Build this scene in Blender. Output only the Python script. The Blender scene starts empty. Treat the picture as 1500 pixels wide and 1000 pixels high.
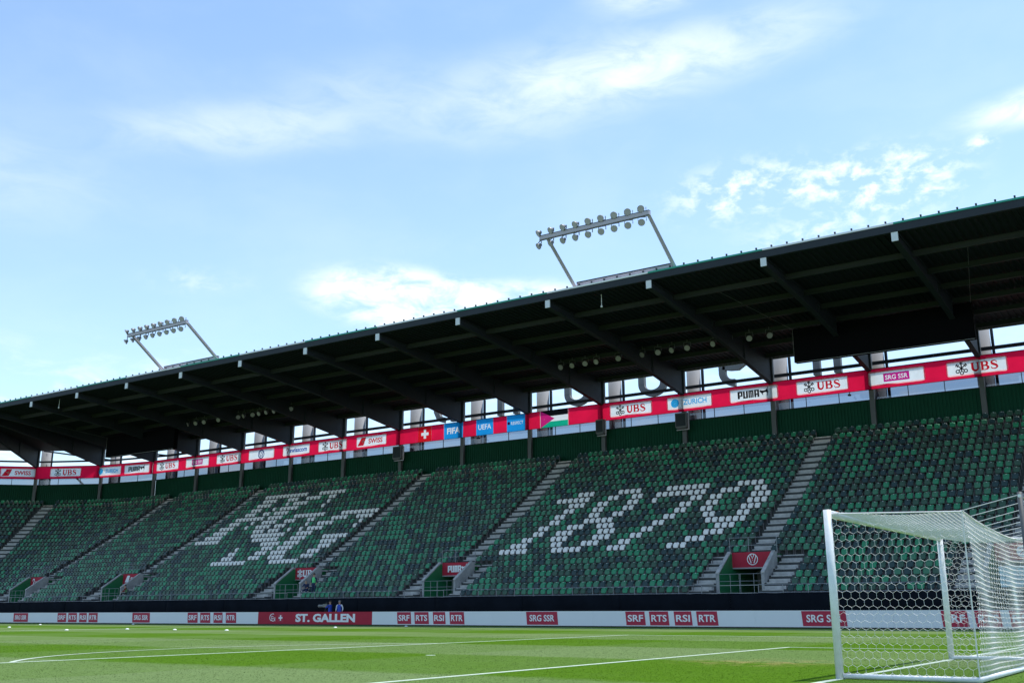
import bpy, math, random
from mathutils import Matrix, Vector
random.seed(7)
R = math.radians
sc = bpy.context.scene
col = sc.collection

# ------------------------------------------------------------------ camera
def cam_axes(yaw, pitch, roll):
    cy, sy, cp, sp = math.cos(yaw), math.sin(yaw), math.cos(pitch), math.sin(pitch)
    f = Vector((-sy*cp, cy*cp, sp)); r = Vector((cy, sy, 0)); u = r.cross(f)
    cr, sr = math.cos(roll), math.sin(roll)
    return cr*r+sr*u, -sr*r+cr*u, f
cam_r, cam_u, cam_f = cam_axes(0.6012, 0.2514, -0.0038)
cd = bpy.data.cameras.new('camera'); cam = bpy.data.objects.new('camera', cd); col.objects.link(cam)
M = Matrix((cam_r, cam_u, -cam_f)).transposed().to_4x4(); M.translation = (5.346, -20.343, 1.041)
cam.matrix_world = M
cd.sensor_width = 36; cd.lens = 1528.9*36/1500; cd.clip_end = 6000; cd.clip_start = .05
sc.camera = cam

# ------------------------------------------------------------------ sky, sun, exposure
SUN = Vector((0.16, 0.33, 1.0)).normalized()
world = bpy.data.worlds.new('World'); sc.world = world; world.use_nodes = True
nt = world.node_tree; nt.nodes.clear(); L = nt.links
def N(t, **kw):
    n = nt.nodes.new(t)
    for k, v in kw.items(): setattr(n, k, v)
    return n
def math_(op, a, b=None, c=None):
    n = N('ShaderNodeMath', operation=op)
    for i, v in enumerate((a, b, c)):
        if v is None: continue
        if isinstance(v, (int, float)): n.inputs[i].default_value = v
        else: L.new(v, n.inputs[i])
    return n.outputs[0]
sky = N('ShaderNodeTexSky', sky_type='NISHITA', sun_disc=False)
sky.sun_elevation = math.asin(SUN.z); sky.sun_rotation = math.atan2(SUN.x, SUN.y)
sky.air_density = 1.0; sky.dust_density = 0.8; sky.ozone_density = 0.7; sky.altitude = 650
tc = N('ShaderNodeTexCoord'); sep = N('ShaderNodeSeparateXYZ'); L.new(tc.outputs['Generated'], sep.inputs[0])
az = math_('MULTIPLY', math_('ARCTAN2', math_('MULTIPLY', sep.outputs[0], -1), sep.outputs[1]), 180/math.pi)
el = math_('MULTIPLY', math_('ARCSINE', sep.outputs[2]), 180/math.pi)
comb = N('ShaderNodeCombineXYZ'); L.new(az, comb.inputs[0]); L.new(el, comb.inputs[1])
def noise(scale, detail=6, rough=.6, sx=1, sy=1, rot=0, dist=0.0, off=0):
    m = N('ShaderNodeMapping'); m.inputs['Scale'].default_value = (sx, sy, 1); m.inputs['Rotation'].default_value = (0, 0, R(rot))
    m.inputs['Location'].default_value = (off, off*.7, 0)
    L.new(comb.outputs[0], m.inputs[0])
    n = N('ShaderNodeTexNoise'); n.inputs['Scale'].default_value = scale; n.inputs['Detail'].default_value = detail
    n.inputs['Roughness'].default_value = rough; n.inputs['Distortion'].default_value = dist
    L.new(m.outputs[0], n.inputs['Vector']); return n.outputs[0]
def smooth(v, a, b, to=1.0):
    n = N('ShaderNodeMapRange', interpolation_type='SMOOTHSTEP'); n.inputs[1].default_value = a; n.inputs[2].default_value = b
    n.inputs[4].default_value = to; L.new(v, n.inputs[0]); return n.outputs[0]
def blob(a, e, ra, re, rot):
    m = N('ShaderNodeMapping', vector_type='TEXTURE'); m.inputs['Location'].default_value = (a, e, 0)
    m.inputs['Rotation'].default_value = (0, 0, R(rot)); m.inputs['Scale'].default_value = (ra, re, 1)
    L.new(comb.outputs[0], m.inputs[0])
    v = N('ShaderNodeVectorMath', operation='LENGTH'); L.new(m.outputs[0], v.inputs[0])
    n = N('ShaderNodeMapRange', interpolation_type='SMOOTHSTEP'); n.inputs[1].default_value = 1; n.inputs[2].default_value = 0
    L.new(v.outputs['Value'], n.inputs[0]); return n.outputs[0]
def add(*v):
    r = v[0]
    for x in v[1:]: r = math_('ADD', r, x)
    return r
def mul(a, b): return math_('MULTIPLY', a, b)
nz_c = noise(.26, 9, .60, 1, 2.8, -9, .5)      # streaky high cloud
nz_w = noise(.10, 5, .55, 1, 2.0, 6, .2, 31)    # slow thin veil everywhere
nz_p = noise(.62, 8, .60, 1, 1.7, 0, .2, 11)    # small puffs
nz_d = noise(.42, 9, .62, 1, 2.2, 8, .4, 17)    # denser low bank
cirr = add(mul(blob(32, 28.0, 13, 3.6, -10), .50), mul(blob(22.5, 29.3, 13, 2.6, -8), .50), mul(blob(25.5, 33.0, 6, 2.0, -6), .75),
           mul(blob(51.5, 24.9, 10, 2.2, -6), .36), mul(blob(44.5, 27.0, 8, 3.2, -10), .22),
           mul(blob(4.8, 24.2, 6.5, 1.3, -4), 1.1), mul(blob(62, 21, 10, 4, 0), .18))
c1 = mul(cirr, smooth(nz_c, .12, .74))
dense = add(mul(blob(40.5, 16.6, 8.5, 2.7, 5), 1.2), mul(blob(33.5, 16.8, 6, 1.7, 0), .7))
c3 = mul(smooth(dense, .05, .75), smooth(nz_d, .30, .66))
puff = add(mul(blob(21, 22.0, 7.5, 2.7, -6), .8), blob(13.2, 21.6, 6.8, 3.0, 0), mul(blob(8.3, 22.8, 1.2, .8, 0), .8),
           mul(blob(52, 17.0, 5, 1.3, 0), .3), mul(blob(18, 19.4, 6, 1.5, -6), .5))
c2 = mul(smooth(puff, .0, .9), smooth(nz_p, .43, .66))
low = mul(smooth(noise(.30, 7, .6, 1, 2.4, 0, .3, 5), .44, .72), smooth(el, 14.5, 9.5, .6))   # cumulus low over the horizon, all round
veil = add(mul(smooth(nz_w, .38, .78), .07), smooth(el, 40, 12, .10), .02)
cloud = math_('MINIMUM', add(mul(c1, .95), mul(c2, .72), mul(c3, .8), low, veil), .92)
mix = N('ShaderNodeMix', data_type='RGBA')
tint = N('ShaderNodeVectorMath', operation='MULTIPLY'); tint.inputs[1].default_value = (.87, .99, 1.02); L.new(sky.outputs[0], tint.inputs[0])
L.new(cloud, mix.inputs[0]); L.new(tint.outputs[0], mix.inputs[6]); mix.inputs[7].default_value = (5.2, 5.5, 5.8, 1)
bg = N('ShaderNodeBackground'); bg.inputs[1].default_value = 0.15; L.new(mix.outputs[2], bg.inputs[0])
out = N('ShaderNodeOutputWorld'); L.new(bg.outputs[0], out.inputs[0])
sd = bpy.data.lights.new('sun', 'SUN'); sd.energy = 3.0; sd.angle = R(.53); sd.color = (1, .955, .88)
so = bpy.data.objects.new('sun', sd); col.objects.link(so); so.location = (0, 60, 90)
so.rotation_euler = (-SUN).to_track_quat('-Z', 'Y').to_euler()
sc.view_settings.view_transform = 'Standard'; sc.view_settings.look = 'None'
sc.view_settings.exposure = 0.75; sc.view_settings.gamma = 1; sc.view_settings.use_curve_mapping = False

# ------------------------------------------------------------------ helpers
MATS = {}
def mat(name, c, rough=.6, metal=0, var=0.0, vscale=3.0, bump=0.0, bscale=40, spec=.5, stretch=(1, 1, 1)):
    if name in MATS: return MATS[name]
    m = bpy.data.materials.new(name); m.use_nodes = True; t = m.node_tree; b = t.nodes['Principled BSDF']
    b.inputs['Base Color'].default_value = (*c, 1); b.inputs['Roughness'].default_value = rough
    b.inputs['Metallic'].default_value = metal; b.inputs['Specular IOR Level'].default_value = spec
    if var or bump:
        tx = t.nodes.new('ShaderNodeTexCoord'); mp = t.nodes.new('ShaderNodeMapping'); mp.inputs['Scale'].default_value = stretch
        t.links.new(tx.outputs['Object'], mp.inputs[0])
    if var:
        n = t.nodes.new('ShaderNodeTexNoise'); n.inputs['Scale'].default_value = vscale; n.inputs['Detail'].default_value = 6
        n.inputs['Roughness'].default_value = .65
        t.links.new(mp.outputs[0], n.inputs['Vector'])
        mr = t.nodes.new('ShaderNodeMapRange'); mr.inputs[1].default_value = .25; mr.inputs[2].default_value = .75
        mr.inputs[3].default_value = 1-var; mr.inputs[4].default_value = 1+var; t.links.new(n.outputs[0], mr.inputs[0])
        h = t.nodes.new('ShaderNodeVectorMath'); h.operation = 'SCALE'; h.inputs[0].default_value = c
        t.links.new(mr.outputs[0], h.inputs['Scale']); t.links.new(h.outputs[0], b.inputs['Base Color'])
    if bump:
        n = t.nodes.new('ShaderNodeTexNoise'); n.inputs['Scale'].default_value = bscale; n.inputs['Detail'].default_value = 4
        t.links.new(mp.outputs[0], n.inputs['Vector'])
        bp = t.nodes.new('ShaderNodeBump'); bp.inputs['Strength'].default_value = bump; bp.inputs['Distance'].default_value = .05
        t.links.new(n.outputs[0], bp.inputs['Height']); t.links.new(bp.outputs[0], b.inputs['Normal'])
    MATS[name] = m; return m

class MB:
    def __init__(s): s.v = []; s.f = []; s.m = []
    def face(s, idx, mi=0): s.f.append(idx); s.m.append(mi)
    def box(s, x0, x1, y0, y1, z0, z1, mi=0):
        b = len(s.v)
        s.v += [(x0,y0,z0),(x1,y0,z0),(x1,y1,z0),(x0,y1,z0),(x0,y0,z1),(x1,y0,z1),(x1,y1,z1),(x0,y1,z1)]
        for q in ((0,3,2,1),(4,5,6,7),(0,1,5,4),(1,2,6,5),(2,3,7,6),(3,0,4,7)): s.face(tuple(b+i for i in q), mi)
        return s
    def cbox(s, c, d, mi=0): return s.box(c[0]-d[0]/2, c[0]+d[0]/2, c[1]-d[1]/2, c[1]+d[1]/2, c[2]-d[2]/2, c[2]+d[2]/2, mi)
    def tube(s, p0, p1, r0, r1=None, n=8, mi=0, caps=True):
        r1 = r0 if r1 is None else r1
        p0, p1 = Vector(p0), Vector(p1); d = (p1-p0).normalized()
        a = d.cross(Vector((0,0,1)) if abs(d.z) < .9 else Vector((1,0,0))).normalized(); c = d.cross(a)
        b = len(s.v)
        for p, r in ((p0, r0), (p1, r1)):
            for i in range(n):
                t = 2*math.pi*i/n; s.v.append(tuple(p+r*(a*math.cos(t)+c*math.sin(t))))
        for i in range(n): j = (i+1) % n; s.face((b+i, b+j, b+n+j, b+n+i), mi)
        if caps: s.face(tuple(b+i for i in reversed(range(n))), mi); s.face(tuple(b+n+i for i in range(n)), mi)
        return s
    def prism_y(s, poly, y0, y1, mi=0):       # poly in x,z extruded along y (y0 front)
        b = len(s.v); n = len(poly)
        s.v += [(x, y0, z) for x, z in poly]+[(x, y1, z) for x, z in poly]
        s.face(tuple(b+i for i in range(n)), mi); s.face(tuple(b+n+i for i in reversed(range(n))), mi)
        for i in range(n): j = (i+1) % n; s.face((b+i, b+n+i, b+n+j, b+j), mi)
        return s
    def prism_x(s, poly, x0, x1, mi=0):       # poly in y,z extruded along x
        b = len(s.v); n = len(poly)
        s.v += [(x0, y, z) for y, z in poly]+[(x1, y, z) for y, z in poly]
        s.face(tuple(b+i for i in range(n)), mi); s.face(tuple(b+n+i for i in reversed(range(n))), mi)
        for i in range(n): j = (i+1) % n; s.face((b+i, b+n+i, b+n+j, b+j), mi)
        return s
    def strip(s, pts, w, y0, y1, mi=0, closed=False):   # stroke in x,z with width(s), extruded in y
        n = len(pts); ws = w if isinstance(w, (list, tuple)) else [w]*n
        Lp, Rp = [], []
        for i, (x, z) in enumerate(pts):
            if closed: a, b_ = pts[i-1], pts[(i+1) % n]
            else: a, b_ = pts[max(i-1, 0)], pts[min(i+1, n-1)]
            dx, dz = b_[0]-a[0], b_[1]-a[1]; l = math.hypot(dx, dz) or 1
            nx, nz = -dz/l*ws[i]/2, dx/l*ws[i]/2
            Lp.append((x+nx, z+nz)); Rp.append((x-nx, z-nz))
        b = len(s.v)
        for (p, q) in zip(Lp, Rp): s.v += [(p[0], y0, p[1]), (q[0], y0, q[1]), (q[0], y1, q[1]), (p[0], y1, p[1])]
        m = n if closed else n-1
        for i in range(m):
            j = (i+1) % n
            for k in range(4):
                s.face((b+4*i+k, b+4*j+k, b+4*j+(k+1) % 4, b+4*i+(k+1) % 4), mi)
        if not closed:
            s.face((b, b+1, b+2, b+3), mi); e = b+4*(n-1); s.face((e+3, e+2, e+1, e), mi)
        return s
    def mesh(s, name, mats, smooth=False):
        me = bpy.data.meshes.new(name); me.from_pydata(s.v, [], s.f)
        for m in (mats if isinstance(mats, (list, tuple)) else [mats]): me.materials.append(m)
        if any(s.m): me.polygons.foreach_set('material_index', s.m)
        if smooth: me.polygons.foreach_set('use_smooth', [True]*len(me.polygons))
        me.update(); return me
    def build(s, name, mats, parent=None, smooth=False, loc=None):
        return link(name, s.mesh(name, mats, smooth), parent, loc)
def link(name, me, parent=None, loc=None):
    o = bpy.data.objects.new(name, me); col.objects.link(o)
    if parent: o.parent = parent
    if loc is not None: o.location = loc
    return o
def tag(o, label=None, cat=None, group=None, kind=None):
    if label: o['label'] = label
    if cat: o['category'] = cat
    if group: o['group'] = group
    if kind: o['kind'] = kind
    return o
def thing(name, label, cat, loc=(0,0,0), rz=0, group=None):
    o = bpy.data.objects.new(name, None); col.objects.link(o); o.location = loc; o.rotation_euler = (0, 0, rz)
    o.empty_display_size = .2
    return tag(o, label, cat, group)
def copy_tree(o, parent=None):
    c = o.copy(); col.objects.link(c)
    if parent: c.parent = parent
    for ch in o.children: copy_tree(ch, c)
    return c
ORD = ['first','second','third','fourth','fifth','sixth','seventh','eighth','ninth','tenth','eleventh','twelfth','thirteenth','fourteenth','fifteenth','sixteenth']

# text as flat mesh, unit box
TX = {}
def text_mesh(s, bold=.0, mat_=None, w=1.0, h=1.0, t=.012):
    key = (s, bold)
    if key not in TX:
        cu = bpy.data.curves.new('lettering', 'FONT'); cu.body = s; cu.offset = bold; cu.resolution_u = 3
        ob = bpy.data.objects.new('lettering', cu); col.objects.link(ob)
        dg = bpy.context.evaluated_depsgraph_get(); dg.update()
        me = bpy.data.meshes.new_from_object(ob.evaluated_get(dg))
        vs = [tuple(v.co) for v in me.vertices]; fs = [tuple(p.vertices) for p in me.polygons]
        bpy.data.objects.remove(ob); bpy.data.curves.remove(cu); bpy.data.meshes.remove(me)
        x0 = min(v[0] for v in vs); x1 = max(v[0] for v in vs); y0 = min(v[1] for v in vs); y1 = max(v[1] for v in vs)
        TX[key] = ([((v[0]-x0)/(x1-x0)-.5, (v[1]-y0)/(y1-y0)-.5) for v in vs], fs)
    vs, fs = TX[key]; b = MB(); n = len(vs)
    b.v = [(x*w, -t, z*h) for x, z in vs]+[(x*w, 0, z*h) for x, z in vs]
    edges = {}
    for f in fs:
        b.face(f)
        for i in range(len(f)):
            e = (f[i], f[(i+1) % len(f)]); edges[e] = 1
    for (a, c) in edges:
        if (c, a) not in edges: b.face((a, a+n, c+n, c))
    return b.mesh('lettering', mat_)
def inlay(txt, bold, w, h, cx, cz, x0, x1, z0, z1):
    """rectangle x0..x1, z0..z1 cut up into lettering and the ground around it"""
    from mathutils.geometry import delaunay_2d_cdt
    text_mesh(txt, bold, None); vs, fs = TX[(txt, bold)]
    P = [Vector((cx+x*w, cz+z*h)) for x, z in vs]; ed = {}
    for f in fs:
        for i in range(len(f)): ed[(f[i], f[(i+1) % len(f)])] = 1
    E_ = [(a, c) for (a, c) in ed if (c, a) not in ed]; n = len(P)
    allv = P+[Vector(q) for q in ((x0, z0), (x1, z0), (x1, z1), (x0, z1))]
    res = delaunay_2d_cdt(allv, E_+[(n, n+1), (n+1, n+2), (n+2, n+3), (n+3, n)], [], 0, 1e-6)
    V, F = res[0], res[2]
    tris = []
    for f in fs:
        for i in range(1, len(f)-1): tris.append((P[f[0]], P[f[i]], P[f[i+1]]))
    def side(p, a, c): return (p.x-c.x)*(a.y-c.y)-(a.x-c.x)*(p.y-c.y)
    def inside(p):
        for a, b_, c in tris:
            d = (side(p, a, b_), side(p, b_, c), side(p, c, a))
            if not (min(d) < -1e-9 and max(d) > 1e-9): return True
        return False
    L_, G_ = MB(), MB()
    for b in (L_, G_): b.v = [(v.x, 0, v.y) for v in V]
    for f in F:
        c = Vector((0, 0))
        for i in f: c += V[i]
        (L_ if inside(c/len(f)) else G_).face(tuple(f))
    return L_, G_
def words(s, m, w, h, loc, parent, bold=0.02, name='lettering'):
    return link(name, text_mesh(s, bold, m, w, h), parent, loc)
def arc(cx, cz, rx, rz, a0, a1, n=12):
    return [(cx+rx*math.cos(R(a0+(a1-a0)*i/n)), cz+rz*math.sin(R(a0+(a1-a0)*i/n))) for i in range(n+1)]
def rrect(w, h, r, n=5):
    p = []
    for sx, sz, a in ((1,1,0),(-1,1,90),(-1,-1,180),(1,-1,270)):
        p += [(sx*(w/2-r)+r*math.cos(R(a+90*i/n)), sz*(h/2-r)+r*math.sin(R(a+90*i/n))) for i in range(n+1)]
    return p[::-1]
def disc(cx, cz, r, n=24): return [(cx+r*math.cos(-2*math.pi*i/n), cz+r*math.sin(-2*math.pi*i/n)) for i in range(n)]

# ------------------------------------------------------------------ materials
CONC = mat('concrete', (.33,.33,.33), .85, var=.35, vscale=1.4, bump=.15)
CONC_SHADE = mat('shade_toned_concrete', (.055,.06,.062), .9, var=.25, vscale=1.2)  # concrete colour darkened to carry the shade behind seats and between steps
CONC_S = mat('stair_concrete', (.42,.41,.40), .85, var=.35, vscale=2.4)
STEEL = mat('galvanised_steel', (.26,.27,.29), .5, .3, var=.12, vscale=6)
STEELP = mat('steel_paint_light', (.46,.42,.47), .5, .0, var=.04, vscale=.5)
DARK = mat('anthracite_paint', (.032,.038,.048), .6, var=.12, vscale=.8, spec=.18)
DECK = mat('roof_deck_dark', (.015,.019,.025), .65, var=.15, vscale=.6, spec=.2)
WHITE = mat('white_paint', (.78,.79,.80), .4, var=.04)
PLATE = mat('grey_white_plate', (.66,.68,.72), .5, var=.05)
GREENW = mat('green_corrugated', (.004,.055,.030), .6, var=.14, vscale=.5, spec=.12)
GREENP = mat('green_lining', (.012,.16,.058), .55, var=.12, vscale=1)
REDF = mat('red_fabric', (.60,.012,.045), .75, var=.10, vscale=.7, bump=.35, bscale=.9)
REDB = mat('crimson_fabric', (.40,.010,.035), .75, var=.12, vscale=.8, bump=.35, bscale=1.2)
PANEL = mat('pale_print', (.62,.74,.84), .7, var=.02)
BOARDW = mat('white_board', (.73,.75,.78), .5, var=.03, vscale=.3)
BLACK = mat('black_print', (.012,.012,.015), .6)
CLOTH = mat('black_cloth', (.006,.008,.012), .9, var=.4, vscale=.6, bump=.6, bscale=1.6, spec=.06)
WPRINT = mat('white_print', (.80,.81,.83), .6)
CRIM = mat('crimson_print', (.42,.012,.05), .6)
REDP = mat('red_print', (.66,.012,.03), .6)
BLUEP = mat('blue_print', (.012,.28,.72), .6)
BLUED = mat('deep_blue_print', (.01,.09,.42), .6)
CYAN = mat('sky_blue_print', (.03,.40,.78), .6)
MAG = mat('magenta_print', (.55,.015,.21), .6)
GRNP = mat('green_print', (.01,.36,.22), .6)
NAVY = mat('navy_print', (.02,.05,.20), .6)
SCREEN = mat('screen_black', (.004,.004,.005), .8, spec=.05)
COLUMN = mat('column_grey', (.25,.25,.255), .85, var=.10, vscale=.5)
LETTER = mat('sign_letter_metal', (.15,.15,.145), .6, .0, var=.06)
LENS = mat('lamp_lens', (.50,.46,.53), .3, .0, spec=.3)
LAMPB = mat('lamp_body', (.16,.16,.17), .5, .2)
RIMG = mat('rim_green', (.012,.30,.21), .4); RIMW = mat('rim_white', (.78,.79,.82), .4)
NET = mat('net_cord', (.74,.73,.74), .8); ROPE = mat('rope_grey', (.55,.57,.60), .6)
GOALM = mat('goal_white', (.74,.77,.80), .4, var=.10, vscale=6)
SEATS = [mat('seat_bright_green', (.022,.235,.112), .38, var=.15, vscale=5, spec=.4), mat('seat_mid_green', (.042,.180,.098), .40, var=.15, vscale=5, spec=.4),
         mat('seat_grey_green', (.032,.088,.056), .42, var=.18, vscale=5, spec=.4), mat('seat_dark_teal', (.013,.044,.047), .40, var=.18, vscale=5, spec=.4),
         mat('seat_white', (.88,.85,.83), .4, var=.07, vscale=5)]
BRACK = mat('seat_bracket', (.13,.12,.125), .5)
TABM = mat('seat_pale_tab', (.62,.66,.65), .3)
BLUESTRIP = mat('blue_strip', (.012,.022,.12), .5)

def glass_mat():
    m = bpy.data.materials.new('tinted_glass'); m.use_nodes = True; t = m.node_tree; t.nodes.clear()
    o = t.nodes.new('ShaderNodeOutputMaterial'); tr = t.nodes.new('ShaderNodeBsdfTransparent'); tr.inputs[0].default_value = (.52,.55,.60,1)
    g = t.nodes.new('ShaderNodeBsdfGlossy'); g.inputs['Roughness'].default_value = .03
    mx = t.nodes.new('ShaderNodeMixShader'); mx.inputs[0].default_value = .07
    t.links.new(tr.outputs[0], mx.inputs[1]); t.links.new(g.outputs[0], mx.inputs[2]); t.links.new(mx.outputs[0], o.inputs[0]); return m
GLASS = glass_mat()
def fabric_mat(name, c, tr=.78, bump=.3, bscale=.9, var=.06):
    """thin printed banner cloth: daylight from behind shines through it"""
    m = bpy.data.materials.new(name); m.use_nodes = True; t = m.node_tree; t.nodes.clear(); k = t.links
    o = t.nodes.new('ShaderNodeOutputMaterial'); d = t.nodes.new('ShaderNodeBsdfDiffuse'); l = t.nodes.new('ShaderNodeBsdfTranslucent'); mx = t.nodes.new('ShaderNodeMixShader')
    mx.inputs[0].default_value = tr
    tx = t.nodes.new('ShaderNodeTexCoord'); n = t.nodes.new('ShaderNodeTexNoise'); n.inputs['Scale'].default_value = bscale; n.inputs['Detail'].default_value = 5; k.new(tx.outputs['Object'], n.inputs['Vector'])
    mr = t.nodes.new('ShaderNodeMapRange'); mr.inputs[1].default_value = .3; mr.inputs[2].default_value = .7; mr.inputs[3].default_value = 1-var; mr.inputs[4].default_value = 1+var; k.new(n.outputs[0], mr.inputs[0])
    h = t.nodes.new('ShaderNodeVectorMath'); h.operation = 'SCALE'; h.inputs[0].default_value = c; k.new(mr.outputs[0], h.inputs['Scale'])
    bp = t.nodes.new('ShaderNodeBump'); bp.inputs['Strength'].default_value = bump; bp.inputs['Distance'].default_value = .05; k.new(n.outputs[0], bp.inputs['Height'])
    for q in (d, l): k.new(h.outputs[0], q.inputs[0]); k.new(bp.outputs[0], q.inputs['Normal'])
    k.new(d.outputs[0], mx.inputs[1]); k.new(l.outputs[0], mx.inputs[2]); k.new(mx.outputs[0], o.inputs[0]); return m
F_RED = fabric_mat('banner_red', (.86,.012,.070)); F_PALE = fabric_mat('banner_pale', (.86,.93,.96), .78, .1); F_BLUE = fabric_mat('banner_blue', (.015,.33,.80))
F_WHITE = fabric_mat('banner_white', (.85,.88,.90)); F_GREEN = fabric_mat('banner_green', (.01,.45,.27)); F_MAG = fabric_mat('banner_magenta', (.62,.02,.20)); F_FLAG = fabric_mat('banner_flag_red', (.75,.01,.02)); F_MAGP = fabric_mat('banner_magenta_plate', (.80,.03,.34)); F_BLACK = fabric_mat('banner_black', (.012,.012,.015))

def grass_mat():
    m = bpy.data.materials.new('mown_grass'); m.use_nodes = True; t = m.node_tree; b = t.nodes['Principled BSDF']; k = t.links
    def n_(ty, **kw):
        n = t.nodes.new(ty)
        for a, v in kw.items(): setattr(n, a, v)
        return n
    def mm(op, a, b_=None):
        n = n_('ShaderNodeMath', operation=op)
        for i, v in enumerate((a, b_)):
            if v is None: continue
            if isinstance(v, (int, float)): n.inputs[i].default_value = v
            else: k.new(v, n.inputs[i])
        return n.outputs[0]
    tx = n_('ShaderNodeTexCoord'); sp = n_('ShaderNodeSeparateXYZ'); k.new(tx.outputs['Object'], sp.inputs[0])
    wob = n_('ShaderNodeTexNoise'); wob.inputs['Scale'].default_value = 1.3; wob.inputs['Detail'].default_value = 5; k.new(tx.outputs['Object'], wob.inputs['Vector'])
    w = mm('MULTIPLY', mm('SUBTRACT', wob.outputs[0], .5), 1.1)
    def band(v, off, width):
        s = mm('SINE', mm('MULTIPLY', mm('SUBTRACT', mm('ADD', v, w), off), math.pi/width))
        r = n_('ShaderNodeMapRange', interpolation_type='SMOOTHSTEP'); r.inputs[1].default_value = -.16; r.inputs[2].default_value = .16; k.new(s, r.inputs[0]); return r.outputs[0]
    by = band(sp.outputs[1], .7, 6.6); bx = band(sp.outputs[0], 0, 5.5)
    tone = mm('ADD', mm('MULTIPLY', by, .70), mm('MULTIPLY', bx, .30))
    n1 = n_('ShaderNodeTexNoise'); n1.inputs['Scale'].default_value = .35; n1.inputs['Detail'].default_value = 7; n1.inputs['Roughness'].default_value = .7; k.new(tx.outputs['Object'], n1.inputs['Vector'])
    tone = mm('ADD', tone, mm('MULTIPLY', mm('SUBTRACT', n1.outputs[0], .5), .55))
    rmp = n_('ShaderNodeValToRGB'); e = rmp.color_ramp.elements
    e[0].position = 0; e[0].color = (.060,.134,.006,1); e[1].position = 1; e[1].color = (.122,.182,.066,1)
    k.new(tone, rmp.inputs[0])
    mp = n_('ShaderNodeMapping'); mp.inputs['Scale'].default_value = (1, .45, 1); k.new(tx.outputs['Object'], mp.inputs[0])
    n2 = n_('ShaderNodeTexNoise'); n2.inputs['Scale'].default_value = 9; n2.inputs['Detail'].default_value = 8; n2.inputs['Roughness'].default_value = .75; k.new(mp.outputs[0], n2.inputs['Vector'])
    r2 = n_('ShaderNodeMapRange'); r2.inputs[1].default_value = .3; r2.inputs[2].default_value = .72; r2.inputs[3].default_value = .76; r2.inputs[4].default_value = 1.28; k.new(n2.outputs[0], r2.inputs[0])
    sc_ = n_('ShaderNodeVectorMath', operation='SCALE'); k.new(rmp.outputs[0], sc_.inputs[0]); k.new(r2.outputs[0], sc_.inputs['Scale'])
    # dry worn patches in the goal mouth
    wn = n_('ShaderNodeTexNoise'); wn.inputs['Scale'].default_value = 1.9; wn.inputs['Detail'].default_value = 6; k.new(tx.outputs['Object'], wn.inputs['Vector'])
    dl = n_('ShaderNodeVectorMath', operation='DISTANCE'); k.new(tx.outputs['Object'], dl.inputs[0]); dl.inputs[1].default_value = (-3.0, .6, 0)
    near = n_('ShaderNodeMapRange', interpolation_type='SMOOTHSTEP'); near.inputs[1].default_value = 2.2; near.inputs[2].default_value = .2; k.new(dl.outputs['Value'], near.inputs[0])
    ws = n_('ShaderNodeMapRange', interpolation_type='SMOOTHSTEP'); ws.inputs[1].default_value = .42; ws.inputs[2].default_value = .62; ws.inputs[4].default_value = .8; k.new(wn.outputs[0], ws.inputs[0])
    mx = n_('ShaderNodeMix', data_type='RGBA'); k.new(mm('MULTIPLY', near.outputs[0], ws.outputs[0]), mx.inputs[0]); k.new(sc_.outputs[0], mx.inputs[6]); mx.inputs[7].default_value = (.24,.21,.08,1)
    k.new(mx.outputs[2], b.inputs['Base Color']); b.inputs['Roughness'].default_value = .9; b.inputs['Specular IOR Level'].default_value = .03
    n3 = n_('ShaderNodeTexNoise'); n3.inputs['Scale'].default_value = 26; n3.inputs['Detail'].default_value = 5; k.new(tx.outputs['Object'], n3.inputs['Vector'])
    bp = n_('ShaderNodeBump'); bp.inputs['Strength'].default_value = .35; bp.inputs['Distance'].default_value = .02; k.new(n3.outputs[0], bp.inputs['Height']); k.new(bp.outputs[0], b.inputs['Normal'])
    return m
GRASS = grass_mat()

# ------------------------------------------------------------------ ground, pitch and lines
g = MB(); g.box(-2500, 2500, -2500, 2500, -.6, -.03)
tag(g.build('ground', mat('outer_ground', (.10,.11,.10), .95, var=.2, vscale=.2)), kind='structure')
tk = MB(); tk.box(-140, 40, 38.2, 41.3, -.3, -.004); tag(tk.build('service_path', mat('asphalt', (.055,.057,.06), .9, var=.2)), kind='structure')
pm = MB(); pm.box(-128, 30, -60, 38.2, -.3, 0); tag(pm.build('pitch', GRASS), kind='structure')
LINE = mat('line_paint', (.46,.54,.44), .8, var=.18, vscale=7)
def line(x0, x1, y0, y1, name='pitch_line'):
    b = MB(); b.box(x0, x1, y0, y1, -.002, .006); tag(b.build(name, LINE), kind='structure')
h = .06
line(-h, h, -34, 34)                                    # goal line
line(-105, -h-.001, 34-.12, 34)                          # far touchline
line(-5.5-h, -5.5+h, -9.16, 9.16); line(-5.5+h+.001, -h-.001, 9.04, 9.16)
line(-16.5-h, -16.5+h, -20.16, 20.16); line(-16.5+h+.001, -h-.001, 20.04, 20.16)
line(-52.5-h, -52.5+h, -34, 33.87)
a0 = math.degrees(math.acos(5.5/9.15))
def ground_arc(cx, cy, r, d0, d1, n=40):
    b = MB()
    for i in range(n):
        t0, t1 = R(d0+(d1-d0)*i/n), R(d0+(d1-d0)*(i+1)/n); k = len(b.v)
        b.v += [(cx+q*math.cos(t), cy+q*math.sin(t), .007) for t in (t0, t1) for q in (r-h, r+h)]
        b.face((k, k+1, k+3, k+2))
    tag(b.build('pitch_line', LINE), kind='structure')
ground_arc(-11, 0, 9.15, 180-a0+.5, 180+a0-.5)
ground_arc(-52.5, 0, 9.15, 0, 360, 80)
sp_ = MB(); sp_.prism_y(disc(0, 0, .12), 0, .004); o = sp_.build('pitch_line', LINE); o.rotation_euler = (R(-90), 0, 0); o.location = (-11, 0, .004); tag(o, kind='structure')

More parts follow.
